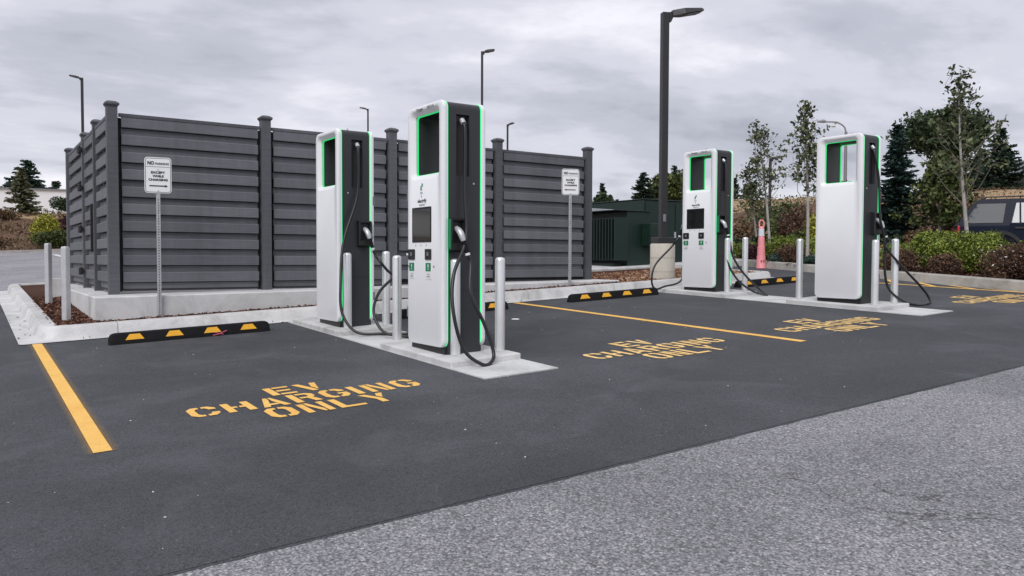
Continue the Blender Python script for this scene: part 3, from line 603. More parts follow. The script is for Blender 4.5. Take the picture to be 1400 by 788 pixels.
# ------------------------------------------------------------------ chargers
CW, CD, CH, CB = .462, .715, 2.33, .050        # across (between the white panels), along the face, height, base height
def yz_loop(y0, y1, z0, z1, r, x, n=6):
    out = []
    for c1, c2, a0 in ((y0+r, z0+r, PI), (y1-r, z0+r, 1.5*PI), (y1-r, z1-r, 0), (y0+r, z1-r, .5*PI)):
        out += [(x, c1+r*math.cos(a0+.5*PI*k/n), c2+r*math.sin(a0+.5*PI*k/n)) for k in range(n+1)]
    return out
HM = .114; HZ0, HZ1 = 1.672, 2.245                         # window opening heights
def out_l(i, x): return yz_loop(i, CD-i, CB+i, CH-i, .075-i*.6, x)
def hole_l(g, x): return yz_loop(HM-g, CD-HM+g, HZ0-g, HZ1+g, .035+g*.7, x)
def charger_parts(o):
    for side in (0, 1):
        X = (lambda v: v) if not side else (lambda v: CW-v)
        fx = lambda L: [(X(p[0]), p[1], p[2]) for p in L]
        b = MB(); b.rings([fx(L) for L in (out_l(.004, .046), out_l(0, .040), out_l(0, .016), out_l(.004, .005), out_l(.014, 0), hole_l(.045, 0), hole_l(.040, .004), hole_l(0, .036), hole_l(0, .046))], closed=True)
        p = b.build('white_panel', MT['white'], o, smooth=True)
        b = MB(); b.rings([fx(L) for L in (out_l(.004, .0462), out_l(.004, .0560), out_l(.03, .0560), out_l(.03, .0462))], closed=True); b.build('light_strip', MT['led'], o)
        b = MB(); b.rings([fx(L) for L in (hole_l(.001, .048), hole_l(.001, .064), hole_l(-.006, .064), hole_l(-.006, .048))], closed=True); b.build('window_light', MT['ledring'], p)
    def core(i, x): return yz_loop(.0622+i, CD-.0622-i, CB+.01, CH-.012-i, .03, x)
    b = MB(); b.rings([core(.004, .058), core(0, .064), core(0, CW-.064), core(.004, CW-.058), hole_l(.004, CW-.058), hole_l(.0, CW-.066), hole_l(.0, .066), hole_l(.004, .058)], closed=True)
    body = b.build('housing', MT['dark'], o, smooth=True)
    # end covers with a real slot for the hanging cable: two side strips, a piece below and a piece above the slot
    for fy, s in ((0, 1), (CD, -1)):
        rr0 = .065; zt = CH-.010; arc = [(fy+s*(.010+rr0-rr0*math.cos(a)), zt-rr0+rr0*math.sin(a)) for a in [.5*PI*k/7 for k in range(8)]]
        tail = [(fy+s*.075, zt-.03), (fy+s*.0620, zt-.06)]
        full = [(fy+s*.0620, -.008), (fy+s*.010, -.008)]+arc+tail; upper = [(fy+s*.0620, 2.205), (fy+s*.010, 2.205)]+arc+tail
        b = MB(); b.prism(full, .058, .145, 'x'); b.prism(full, .285, CW-.058, 'x'); b.prism(upper, .145, .285, 'x'); b.prism([(fy+s*.0620, -.008), (fy+s*.010, -.008), (fy+s*.010, 1.64), (fy+s*.0620, 1.64)], .145, .285, 'x')
        b.build('end_cover', MT['dark'], o)
    for fy, s in ((0, 1), (CD, -1)):
        b = MB(); b.box(.1455, .2845, *sorted((fy+s*.052, fy+s*.0615)), 1.6405, 2.2045); b.build('cable_slot', MT['black'], o)
        # seam where the lower cover meets the housing
        b = MB(); b.box(.075, CW-.075, *sorted((fy+s*.0085, fy+s*.0100)), .575, .580); b.build('cover_seam', MT['black'], o)
        hx0, hx1 = .055, .215
        b = MB(); b.rings([[(hx0, fy+s*.010, z0), (hx1, fy+s*.010, z0), (hx1, fy+s*.010, z1), (hx0, fy+s*.010, z1)] for z0, z1 in ((.935, 1.255),)]+
                          [[(hx0+i, fy-s*d, .955+k), (hx1-i, fy-s*d, .955+k), (hx1-i, fy-s*d, 1.245-i), (hx0+i, fy-s*d, 1.245-i)] for d, i, k in ((.045, 0, 0), (.055, .008, .008), (.052, .022, .06), (.02, .03, .07))], cap0=True, cap1=True)
        h = b.build('plug_holster', MT['black'], o)
        b = MB(); b.box(hx0-.006, hx0+.001, *sorted((fy-s*.002, fy-s*.050)), .965, 1.235); b.build('holster_side', MT['green'], h)
        b = MB(); b.tube([(CW/2-.02, fy+s*.02, 2.16), (CW/2-.02, fy-s*.014, 2.12)], .024, 12); b.build('cable_gland', MT['silver'], o)
        b = MB(); b.tube([(CW-.13, fy+s*.0115, 1.575), (CW-.13, fy+s*.004, 1.575)], .009, 10); b.build('lock', MT['silver'], o)
        # plug gun
        P = lambda x, d, z: ((x if s > 0 else .262-x), fy-s*d, z)
        b = MB(); b.tube([P(.130, .015, 1.155), P(.134, .055, 1.135), P(.140, .085, 1.105), P(.147, .100, 1.065), P(.153, .108, 1.035)], [.025, .031, .032, .028, .022], 14); gun = b.build('plug', MT['silver'], o, smooth=True)
        b = MB(); b.tube([P(.153, .108, 1.036), P(.166, .120, .985), P(.180, .132, .925)], [.0235, .022, .020], 12); b.build('grip', MT['rubber'], gun, smooth=True)
        b = MB(); b.tube([P(.180, .132, .926), P(.184, .135, .905)], [.0235, .0235], 12); b.build('collar', MT['label'], gun)
        b = MB(); b.tube([P(.185, .050, 1.10), P(.192, .085, 1.06), P(.190, .095, 1.03)], [.012, .014, .008], 8); b.build('trigger', MT['grey_ink'], gun)
    b = MB(); b.box(.034, CW-.034, .03, CD-.03, -.01, CB+.006); b.build('base', MT['black'], o)
    b = MB(); b.tube([(CW*.42, CD*.52, CH-.012), (CW*.42, CD*.52, CH+.055)], .011, 8); b.build('antenna', MT['silver'], o)
    # the side with the screen faces -x: y runs from the front (0) to the back
    xf = -.0015; R = (PI/2, 0, -PI/2)
    def yy(t): return CD*(1-t)                    # t = fraction of the face from its left edge
    b = MB(); b.rings([yz_loop(yy(.69), yy(.15), 1.03, 1.365, .010, x) for x in (.004, -.004)], cap0=True, cap1=True); s_ = b.build('screen_bezel', MT['black'], o)
    b = MB(); b.rings([yz_loop(yy(.665), yy(.175), 1.05, 1.345, .004, x) for x in (.0, -.0052)], cap0=True, cap1=True); b.build('screen', MT['screen'], s_)
    for t in (.25, .40, .55):
        b = MB(); b.box(-.0022, .002, yy(t)-.006, yy(t)+.006, .995, 1.007); b.build('indicator', MT['grey_ink'], o)
    for t0, t1 in ((.045, .225), (.53, .69)):
        b = MB(); b.rings([yz_loop(yy(t1), yy(t0), .865, .965, .008, x) for x in (.004, -.010)], cap0=True, cap1=True); r_ = b.build('card_reader', MT['black'], o)
        b = MB(); b.box(-.0125, -.0095, yy((t0+t1)/2)-.018, yy((t0+t1)/2)+.018, .90, .935); b.build('reader_pad', MT['grey_ink'], r_)
        c = (t0+t1)/2; b = MB(); b.rings([yz_loop(yy(c+.075), yy(c-.075), .68, .838, .006, x) for x in (.003, -.003)], cap0=True, cap1=True); k_ = b.build('sticker', MT['label'], o)
        b = MB(); b.box(-.0042, -.002, yy(c+.072), yy(c-.072), .755, .834); b.build('green_field', MT['green'], k_)
        b = MB(); b.box(-.0055, -.004, yy(c)-.008, yy(c)+.008, .79, .822); b.box(-.0055, -.004, yy(c)-.008, yy(c)+.008, .770, .780); b.build('pictogram', MT['label'], k_)
        b = MB(); b.box(-.0042, -.002, yy(c)-.03, yy(c)+.03, .70, .708); b.box(-.0042, -.002, yy(c)-.02, yy(c)+.02, .722, .728); b.build('print', MT['grey_ink'], k_)
    for t in (.05, .76):
        b = MB(); b.tube([(.002, yy(t), .80), (-.004, yy(t), .80)], .010, 8); b.build('screw', MT['grey_ink'], o)
    # brand mark: plug-shaped flash of small squares, with the name below it
    b = MB()
    for u, z, w, h in ((.405, 1.545, .024, .040), (.435, 1.575, .022, .030), (.400, 1.500, .012, .022), (.435, 1.500, .012, .014), (.415, 1.468, .010, .018)): b.box(-.0022, .001, yy(u)-w/2, yy(u)+w/2, z-h/2, z+h/2)
    b.build('logo', MT['green'], o)
    letters(o, 'electrify', .050, -.002, yy(.43), 1.425, 'lettering', R, 'ink', .0012, 1.1); letters(o, 'america', .030, -.002, yy(.43), 1.388, 'lettering', R, 'grey_ink', .0004, 1.2)
    letters(o, 'Charger', .038, -.002, yy(.36), CH-.035, 'lettering', R, 'ink', .0004, 1.1); letters(o, '0002-04', .036, -.002, yy(.66), CH-.035, 'lettering', R, 'grey_ink', .0004, 1.1)
    for z0, z1 in ((1.44, 1.545), (.30, .40)):
        b = MB(); b.box(-.006, .02, CD-.012, CD+.003, z0, z1, .002); b.build('door_hinge', MT['grey_ink'], o)
def cable(o, pts, r=.0165):
    # pts in world coordinates, written into the charger's own frame
    inv = Matrix.Translation(o.location) @ Matrix.Rotation(o.rotation_euler.z, 4, 'Z'); inv.invert()
    b = MB(); b.tube([inv @ p for p in smoothpath(pts, 8)], r, 10); return b.build('charging_cable', MT['cable'], o, smooth=True)
CXO = .107
def cloc(S, y): return Vector((S+CXO, y, G(S+CXO+.2, y+.35)+.066))
c2 = thing('charging_station', 'tallest, nearest white and charcoal charging station with a screen and green lit edges', 'charging station', cloc(S1, 6.275), 0, 'white charging stations with green lights'); charger_parts(c2)
c3 = dup(c2, cloc(S2, 8.85), 0, 'white charging station with a screen near the pink delineator, cable hanging from its left')
flip = Vector((CW, CD, 0))
c1 = dup(c2, cloc(S1, 8.79)+flip, PI, 'white charging station with a blank left face, just behind the tallest one')
c4 = dup(c2, cloc(S2, 6.25)+flip, PI, 'far right white charging station with a blank face and sky showing through its window')
def gun_end(o, front=True):
    l = Vector((.186 if front else .262-.186, -.137 if front else CD+.137, .895)); return Matrix.Translation(o.location) @ Matrix.Rotation(o.rotation_euler.z, 4, 'Z') @ l
def slot_end(o, front=True):
    l = Vector((CW/2-.02, .0 if front else CD, 2.135)); return Matrix.Translation(o.location) @ Matrix.Rotation(o.rotation_euler.z, 4, 'Z') @ l
def gz(x, y, h): return (x, y, G(x, y)+h)
g = gun_end(c2); s0 = slot_end(c2)
cable(c2, [s0, s0+Vector((.005, -.03, -.10)), (s0.x-.01, s0.y-.05, 1.9), (s0.x-.03, 6.17, 1.45), (2.97, 6.07, 1.12), (2.915, 5.98, .80), (2.985, 5.92, .47), (3.12, 5.84, gz(3.12, 5.84, .035)[2]), (3.23, 5.86, gz(3.23, 5.86, .03)[2]), (3.30, 5.92, .42), (3.24, 5.97, .66), (3.14, 6.05, .95), tuple(g+Vector((.02, -.012, -.07))), g])
g = gun_end(c1, False); s0 = slot_end(c1, False)
cable(c1, [s0, s0+Vector((-.005, -.03, -.10)), (s0.x-.03, s0.y-.05, 2.0), (3.01, 8.70, 1.46), (2.93, 8.60, .98), (2.915, 8.52, .64), (3.02, 8.36, gz(3.02, 8.36, .06)[2]), (3.26, 8.20, gz(3.26, 8.2, .035)[2]), (3.50, 8.05, gz(3.5, 8.05, .03)[2]), (3.56, 7.85, gz(3.56, 7.85, .03)[2]), (3.40, 7.82, gz(3.4, 7.82, .03)[2]), (3.20, 8.02, .45), (3.16, 8.20, .66), (3.30, 8.35, .88), (3.50, 8.40, 1.04), (3.545, 8.44, 1.06), (3.47, 8.48, 1.12), (3.38, 8.52, 1.24), tuple(g+Vector((.03, -.02, -.07))), g])
g = gun_end(c3); s0 = slot_end(c3)
cable(c3, [s0, s0+Vector((.005, -.03, -.10)), (s0.x-.01, s0.y-.06, 2.2), (s0.x-.05, s0.y-.10, 1.60), (9.62, 8.70, 1.25), (9.72, 8.58, .95), (9.90, 8.42, .76), gz(10.02, 8.28, .03), gz(10.05, 8.24, .03), (10.0, 8.34, .78), (9.84, 8.52, 1.02), (9.72, 8.66, 1.30), tuple(g+Vector((.02, -.012, -.08))), g])
g = gun_end(c3, False); s0 = slot_end(c3, False)
cable(c3, [g, tuple(g+Vector((-.05, .03, -.06))), (9.45, 9.80, 1.47), (9.13, 9.85, 1.17), (9.05, 9.85, .90), (9.13, 9.84, .76), (9.35, 9.83, .80), (9.62, 9.72, .90), (9.72, 9.62, 1.3), (s0.x, s0.y+.05, 2.1), s0])
g = gun_end(c4, False); s0 = slot_end(c4, False)
cable(c4, [s0, s0+Vector((-.005, -.03, -.10)), (s0.x+.06, s0.y-.06, 2.35), (9.76, 6.15, 1.85), (9.83, 6.12, 1.55), (9.82, 6.10, 1.1), (9.90, 6.08, .86), gz(10.08, 6.0, .10), gz(10.30, 5.95, .03), (10.42, 5.82, G(10.42, 5.82)+.04), (10.52, 5.84, .70), (10.44, 5.90, .86), (10.08, 6.0, 1.17), (9.78, 6.06, 1.43), tuple(g+Vector((.045, -.02, -.06))), g])

# ------------------------------------------------------------------ transformer
xt = thing('transformer', 'dark green electrical transformer with finned radiators behind the bark bed', 'transformer', (11.85, 14.0, G(12, 14)+.1))
z0 = G(12, 14)+.1
def xb(name, x0, x1, y0, y1, a, b_, mat, par=xt, bev=.012): return MB().box(x0-11.85, x1-11.85, y0-14, y1-14, a-z0, b_-z0, bev).build(name, MT[mat], par)
pad = MB().box(10.9, 16.0, 13.7, 18.4, 0, .17, .02).follow(); structure(pad.build('transformer_pad', MT['kerb']))
zb = 1.02
tank = xb('tank', 12.28, 12.99, 14.02, 17.4, zb+.05, 2.40, 'xf')
xb('tank_lid', 11.86, 13.02, 13.99, 17.5, 2.40, 2.42, 'xf_dark')
rad_ = xb('radiator', 11.90, 12.26, 14.0, 17.2, 1.24, 2.235, 'xf_dark')
for i in range(30):
    yv = 14.06+.105*i; xb('radiator_fin', 11.83, 11.90, yv, yv+.035, 1.26, 2.22, 'xf_dark', rad_, 0)
xb('radiator_end', 11.84, 12.27, 13.975, 13.998, 1.235, 2.24, 'xf', rad_, .004)
xb('skid', 11.95, 13.0, 14.15, 17.3, zb, zb+.15, 'xf_dark')
cb = xb('control_box', 12.72, 13.22, 13.72, 14.0, 1.58, 2.12, 'xf')
xb('control_box_door', 12.74, 13.20, 13.705, 13.72, 1.60, 2.10, 'xf', cb, .004)
big = xb('switchgear_cabinet', 13.05, 15.2, 14.3, 18.0, zb, 2.72, 'xf')
xb('cabinet_lid', 13.03, 15.22, 14.27, 18.03, 2.72, 2.745, 'xf')
xb('cabinet_door', 13.12, 14.1, 14.28, 14.3, zb+.12, 2.66, 'xf', big, .004); xb('cabinet_door', 14.14, 15.1, 14.28, 14.3, zb+.12, 2.66, 'xf', big, .004)
xb('padlock', 14.08, 14.13, 14.25, 14.28, 1.80, 1.95, 'silver', big, .004)
xb('rail', 12.1, 12.9, 15.1, 15.2, 2.425, 2.51, 'silver'); xb('bushing', 11.95, 12.15, 15.8, 16.0, 2.28, 2.40, 'label')
# ------------------------------------------------------------------ street lamps
def lamp(x, y, H, r, label, base=None, arm=.55, rz=0, two=False, mat='lamp', square=True, head=1.0):
    o = thing('street_lamp', label, 'street lamp', (x, y, T(x, y)), rz, 'street lamps'); zb_ = 0
    if not base: H -= T(x, y)
    if base:
        zb_ = base; b = MB(); b.lathe([(.235, 0), (.235, base-.02), (.22, base)], 28); bs = b.build('concrete_base', MT['lampbase'], o, smooth=True)
        for z in (base*.33, base*.66): MB().lathe([(.236, z-.006), (.2375, z), (.236, z+.006)], 28).build('form_line', MT['kerb_old'], bs)
        MB().box(-.17, .17, -.17, .17, base, base+.12, .01).build('base_cover', MT[mat], o)
        MB().box(-.03, .03, -r-.014, -r, base+.42, base+.56, .003).build('hand_hole_cover', MT['lamp_grey'], o)
    b = MB()
    if square: b.box(-r, r, -r, r, zb_, H, .008)
    else: b.lathe([(r*1.2, 0), (r*.8, H)], 12)
    b.build('pole', MT[mat], o)
    for s in ((1, -1) if two else (1,)):
        q = MB(); q.prism([(s*(r+.0), H-.17), (s*(r+.05), H-.17), (s*(r+.11), H-.04), (s*(r+.11), H+.01), (s*r, H+.01)], -.04, .04, 'y'); q.build('arm', MT[mat], o)
        L = arm; h0 = s*(r+.08)
        q = MB(); q.rings([[(h0, -.06*head, H-.06), (h0, .06*head, H-.06), (h0, .05*head, H+.05), (h0, -.05*head, H+.05)],
              [(h0+s*L*.35, -.15*head, H-.02), (h0+s*L*.35, .15*head, H-.02), (h0+s*L*.35, .11*head, H+.09), (h0+s*L*.35, -.11*head, H+.09)],
              [(h0+s*L*.9, -.16*head, H+.055), (h0+s*L*.9, .16*head, H+.055), (h0+s*L*.9, .12*head, H+.115), (h0+s*L*.9, -.12*head, H+.115)],
              [(h0+s*L, -.10*head, H+.075), (h0+s*L, .10*head, H+.075), (h0+s*L, .08*head, H+.11), (h0+s*L, -.08*head, H+.11)]], cap0=True, cap1=True)
        hd = q.build('lamp_head', MT[mat], o)
        q = MB(); q.add([(h0+s*L*.42, -.11*head, H-.021), (h0+s*L*.42, .11*head, H-.021), (h0+s*L*.86, .12*head, H+.044), (h0+s*L*.86, -.12*head, H+.044)], [(0, 1, 2, 3)]); q.build('lens', MT['lamp_grey'], hd)
    return o
lamp(10.42, 10.98, 5.18, .066, 'tall dark lamp post on a beige concrete base behind the third charger', .80, .62, rad(-20))
lamp(5.99, 61.5, 13.4, .085, 'distant dark lamp post above the left end of the fence', None, .6, rad(170), False, 'lamp', True, 1.5)
lamp(23.2, 38.0, 12.75, .065, 'dark double-headed lamp post rising behind the tallest charger', None, .55, rad(-30), False, 'lamp', True, 1.5)
lamp(31.9, 72.9, 15.8, .075, 'distant dark lamp post rising above the second charger', None, .65, rad(160), False, 'lamp', True, 1.4)
lamp(38.3, 58.0, 12.9, .065, 'distant dark lamp post just right of the tallest charger', None, .45, rad(-60), False, 'lamp', True, 1.3)
lamp(30.8, 24.5, 6.05, .055, 'dark lamp post among the young trees right of the third charger', None, .6, rad(-30), False, 'lamp', True, 1.4)
o = thing('street_lamp', 'grey lamp post with a curved arm above the far right charger', 'street lamp', (36.9, 24.6, T(36.9, 24.6)), 0, 'street lamps')
hh = 8.44-T(36.9, 24.6); dv = Vector((-.55, .84, 0))
b = MB(); b.tube([(0, 0, 0), (0, 0, hh-.6)], [.09, .07], 10); b.build('pole', MT['lamp_grey'], o)
b = MB(); b.tube(smoothpath([(0, 0, hh-.62), tuple(dv*.10+Vector((0, 0, hh-.32))), tuple(dv*.45+Vector((0, 0, hh-.08))), tuple(dv*1.0+Vector((0, 0, hh-.02)))], 5), .04, 8); b.build('arm', MT['lamp_grey'], o)
b = MB(); b.tube([tuple(dv*.95+Vector((0, 0, hh-.02))), tuple(dv*1.08+Vector((0, 0, hh+.02))), tuple(dv*1.4+Vector((0, 0, hh+.02)))], [.05, .09, .05], 8); b.build('lamp_head', MT['lamp_grey'], o)

# ------------------------------------------------------------------ delineator
dl = thing('delineator', 'tall faded pink-orange delineator post with a grey reflective band by the hedge kerb', 'traffic delineator', (15.72, 12.90, G(15.72, 12.9)))
b = MB(); b.lathe([(.118, 0), (.118, .02), (.112, .03), (.108, .30), (.097, .305), (.093, .53), (.082, .535), (.079, .75), (.070, .755), (.062, 1.0), (.058, 1.02), (.048, 1.03), (.035, 1.04)], 24); b.build('body', MT['pink'], dl, smooth=True)
b = MB(); b.lathe([(.0715, .80), (.0665, .98)], 24); b.build('reflective_band', MT['reflect_white'], dl)
b = MB(); b.tube([(.0, .05, 1.03), (0, .055, 1.13), (0, .03, 1.19), (0, -.03, 1.19), (0, -.06, 1.13), (0, -.055, 1.03)], .019, 8); h = b.build('handle', MT['pink'], dl); h.rotation_euler = (0, 0, rad(38))
q = letters(dl, 'E F', .08, -.058, -.094, .17, 'lettering', (PI/2, 0, rad(-32)), 'ink', .002)

# ------------------------------------------------------------------ foliage
def quad_mesh(name, C, U, V):
    n = len(C); P = np.empty((n, 4, 3)); P[:, 0] = C-U-V; P[:, 1] = C+U-V*.6; P[:, 2] = C+U*1.1+V; P[:, 3] = C-U*.5+V
    me = bpy.data.meshes.new(name); me.vertices.add(4*n); me.vertices.foreach_set('co', P.reshape(-1).astype(np.float32))
    me.loops.add(4*n); me.loops.foreach_set('vertex_index', np.arange(4*n, dtype=np.int32)); me.polygons.add(n)
    me.polygons.foreach_set('loop_start', np.arange(0, 4*n, 4, dtype=np.int32)); me.update(calc_edges=True); return me
def rnd_dirs(n):
    d = RNG.normal(size=(n, 3)); return d/np.linalg.norm(d, axis=1)[:, None]
def leaves(name, C, size, mat, parent, aspect=.55, flat=0):
    n = len(C); a = rnd_dirs(n); b_ = rnd_dirs(n)
    if flat: a[:, 2] *= 1-flat; b_[:, 2] *= 1-flat
    b_ = b_-a*(a*b_).sum(1)[:, None]; b_ /= np.linalg.norm(b_, axis=1)[:, None]+1e-9
    s = size*RNG.uniform(.6, 1.4, size=(n, 1)); return link_mesh(name, quad_mesh(name, C, a*s, b_*s*aspect), MT[mat], parent)
def shrub(x, y, rx, ry, h, n, mat, label, ls=.035, cat='shrub', group=None, name='shrub', spiky=0, z=None, core=True, rz=0):
    o = thing(name, label, cat, (x, y, (T(x, y)+.1 if z is None else z)), rz, group)
    k = 9; cen = np.c_[RNG.uniform(-.5, .5, k)*rx, RNG.uniform(-.5, .5, k)*ry, RNG.uniform(.30, .62, k)*h]; rad__ = RNG.uniform(.38, .56, k)
    idx = RNG.integers(0, k, n); d = rnd_dirs(n); rr_ = RNG.uniform(.70, 1.0, n)**.6
    sc = np.c_[rad__[idx]*rx*1.05, rad__[idx]*ry*1.05, rad__[idx]*h*.85]
    C = cen[idx]+d*sc*rr_[:, None]*(1+spiky*RNG.normal(size=n)[:, None]*.22); C[:, 2] = np.abs(C[:, 2])*np.where(C[:, 2] > h*1.02, .98, 1)
    leaves('foliage', C, ls, mat, o)
    b = MB()
    for i in range(5):
        a = 2*PI*i/5; b.tube([(0, 0, -.1), (math.cos(a)*rx*.25, math.sin(a)*ry*.25, h*.3), (math.cos(a)*rx*.45, math.sin(a)*ry*.45, h*.55)], [.02, .014, .006], 5)
    b.build('stems', MT['trunk_dark'], o); return o
def conifer(x, y, H, R, label, mat='needle', seed=0, z=None, dens=1.0, group='conifers on the skyline', name='conifer_tree', low=.10, cl=.30, lean=0):
    rg = np.random.default_rng(100+seed); o = thing(name, label, 'tree', (x, y, T(x, y)-.1 if z is None else z), 0, group)
    b = MB(); b.tube([(0, 0, 0), (lean*.5, 0, H*.55), (lean, 0, H)], [max(.04, H*.018), H*.010, .015], 7); b.build('trunk', MT['trunk_dark'], o)
    Cs, Us, Vs = [], [], []; nl = int(H*3.0*dens)+8
    for i in range(nl):
        t = low+(1-low)*(i/nl)**.92; nb = 6 if t < .8 else 4
        for j in range(nb):
            L = R*((1-t)**.85+.03)*rg.uniform(.55, 1.22); a = rg.uniform(0, 2*PI); dr = np.array([math.cos(a), math.sin(a), 0]); droop = rg.uniform(.05, .38)*L
            m_ = max(3, int(L/cl*2.6)); s = np.linspace(.10, 1, m_)
            P = np.array([lean*t, 0, H*t])+dr*L*s[:, None]; P[:, 2] += -droop*s**1.2+.16*L*s**3
            side = np.array([-dr[1], dr[0], 0]); w = (1-s*.75)*cl*rg.uniform(.5, 1.2, m_)
            for sg_ in (-1, 0, 1):
                Q = P+side*(sg_*w)[:, None]+rg.normal(size=(m_, 3))*cl*.13
                u = dr*.8+side*sg_*.7+rg.normal(size=(m_, 3))*.25; u /= np.linalg.norm(u, axis=1)[:, None]
                v = np.cross(u, rg.normal(size=(m_, 3))); v /= np.linalg.norm(v, axis=1)[:, None]+1e-9
                Cs.append(Q); Us.append(u*cl*.55); Vs.append(v*cl*.20)
    link_mesh('crown', quad_mesh('crown', np.concatenate(Cs), np.concatenate(Us), np.concatenate(Vs)), MT[mat], o); return o
def broad(x, y, H, R, label, mat='leaf', seed=0, z=None, tr=.05, nl=34, leaf=.055, per=26, fork=.30, group=None, name='young_tree', trunk='trunk', spread=.6, lean=(0, 0), cat='tree', top=1.0):
    rg = random.Random(seed); o = thing(name, label, cat, (x, y, T(x, y)+.05 if z is None else z), 0, group); b = MB(); tw = MB(); Cs = []
    def tp(t): return Vector((lean[0]*t+.04*H*.3*math.sin(t*5+seed), lean[1]*t+.03*H*.3*math.cos(t*4+seed), H*t))
    b.tube([tp(t) for t in np.linspace(0, .97, 12)], [tr*(1-.88*t)+.004 for t in np.linspace(0, 1, 12)], 8); trunk_o = b.build('trunk', MT[trunk], o, smooth=True)
    for i in range(nl):
        t = fork+(1-fork)*(i/nl)*.97; a = i*2.4+rg.uniform(-.5, .5); L = R*(1.15-.95*(t-fork)/(1-fork))*rg.uniform(.45, 1.35)
        p0 = tp(t); d = Vector((math.cos(a), math.sin(a), 0)); pts = [p0]
        for k in (1, 2, 3): pts.append(p0+d*(L*k/3*spread*1.3)+Vector((0, 0, L*(k/3)*(1-spread)*1.8))+Vector((rg.gauss(0, .04), rg.gauss(0, .04), rg.gauss(0, .03)))*L)
        tw.tube(pts, [tr*.32*(1-t*.6), tr*.22*(1-t*.5), tr*.14, .003], 5)
        for q in range(3):
            s = rg.uniform(.40, 1.0); base_ = p0.lerp(pts[-1], s); e_ = base_+Vector((rg.gauss(0, 1), rg.gauss(0, 1), rg.gauss(.5, .7)))*L*.28
            tw.tube([base_, base_.lerp(e_, .5)+Vector((0, 0, .02)), e_], [tr*.12, tr*.08, .002], 4)
            cc = base_.lerp(e_, rg.uniform(.6, 1.1))
            for _ in range(int(per/3*rg.choice((.2, .6, 1.2, 1.9)))): Cs.append(cc+Vector((rg.gauss(0, 1), rg.gauss(0, 1), rg.gauss(0, 1)))*leaf*1.7)
        for _ in range(int(per/3)): Cs.append(pts[-1].lerp(pts[1], rg.uniform(0, .35))+Vector((rg.gauss(0, 1), rg.gauss(0, 1), rg.gauss(0, 1)))*leaf*1.6)
    tw.build('branches', MT['twig'], trunk_o)
    leaves('crown', np.array([tuple(c) for c in Cs]), leaf, mat, o, .6); return o

# left background
conifer(4.4, 94.7, 11.2-T(4.4, 94.7), 4.3, 'tallest dark fir behind the white building at the far left', seed=1, cl=.36, dens=1.25)
conifer(8.2, 109, 10.4-T(8.2, 109), 2.7, 'smaller dark fir between the tall left fir and the fence, above the white roof', seed=2, cl=.36, dens=1.25)
conifer(2.2, 57.4, 2.9, 1.15, 'short thin olive fir growing on the bank before the white building', 'needle_grey', 3, low=.08, cl=.16, dens=2.4)
shrub(-.3, 57, 1.1, .8, 1.2, 1500, 'leaf_juni', 'dark blue-green bush at the left edge beside the olive fir', .07)
shrub(4.6, 57.6, 1.0, .8, .95, 1400, 'leaf_pine', 'low dark green bush before the white wall, left of the fence', .06)
shrub(5.6, 57.4, .6, .7, .9, 1000, 'leaf_g', 'low mid green bush before the white wall, touching the fence edge', .06)
shrub(3.0, 51.6, .95, .8, 1.55, 2400, 'leaf_yel', 'bright yellow-green bush on the bark bank at the left', .06, spiky=.8)
shrub(3.3, 50.6, 1.25, .7, .95, 2400, 'leaf_y', 'wide olive bush in front of the yellow-green bush', .06, spiky=.8)
shrub(4.7, 53.2, 1.1, .7, .95, 1600, 'leaf_p', 'dark red bush on the left bank near the fence', .06)
shrub(4.9, 51.5, .6, .5, 1.0, 1100, 'leaf_yel', 'small yellow-green bush half hidden by the fence post', .06, spiky=.5)
shrub(.4, 51.2, 1.0, .6, .5, 900, 'leaf_tan', 'low tan dry bush at the left picture edge on the bank', .06, spiky=.8)
shrub(-1.2, 53.5, 1.0, .6, .7, 1200, 'leaf_b', 'rusty brown low bush on the left bank near the picture edge', .06, spiky=.9)
shrub(1.2, 55.6, .9, .6, .5, 1000, 'leaf_tan', 'pale tan bush on the left bank below the olive fir', .06, spiky=.9)
shrub(4.0, 50.9, .7, .5, .6, 1100, 'leaf_tan', 'tan bush at the foot of the left bank right of the olive bush', .06, spiky=.9)
shrub(5.6, 52.6, .8, .6, 1.0, 1300, 'leaf_y', 'olive bush on the left bank touching the fence post', .06, spiky=.7)
def rough(name, xs, ys, n, mat, size, hmax):
    V = np.c_[RNG.uniform(*xs, n), RNG.uniform(*ys, n), np.zeros(n)]; V = V[[bank(a, c) > .03 for a, c in V[:, :2]]]; V[:, 2] = [T(a, c)+RNG.uniform(0, hmax) for a, c in V[:, :2]]
    cl = .5+.5*np.sin(V[:, 0]*1.9+np.sin(V[:, 1]*1.3)*2)*np.sin(V[:, 1]*1.6+1); V = V[RNG.uniform(size=len(V)) < cl]
    return stuff(leaves(name, V, size, mat, None, .4))
rough('bank_scrub', (-4, 8), (49.6, 58), 5000, 'leaf_tan', .07, .22); rough('bank_scrub', (-4, 8), (49.6, 58), 2500, 'leaf_b', .07, .16); rough('bank_scrub', (-4, 8), (49.6, 58), 1200, 'leaf_y', .07, .25)
rough('bank_scrub', (22, 36), (12, 32), 6000, 'leaf_tan', .06, .22); rough('bank_scrub', (22, 36), (12, 32), 2500, 'leaf_b', .06, .2); rough('bank_scrub', (22, 36), (12, 32), 4500, 'leaf_y', .06, .30)
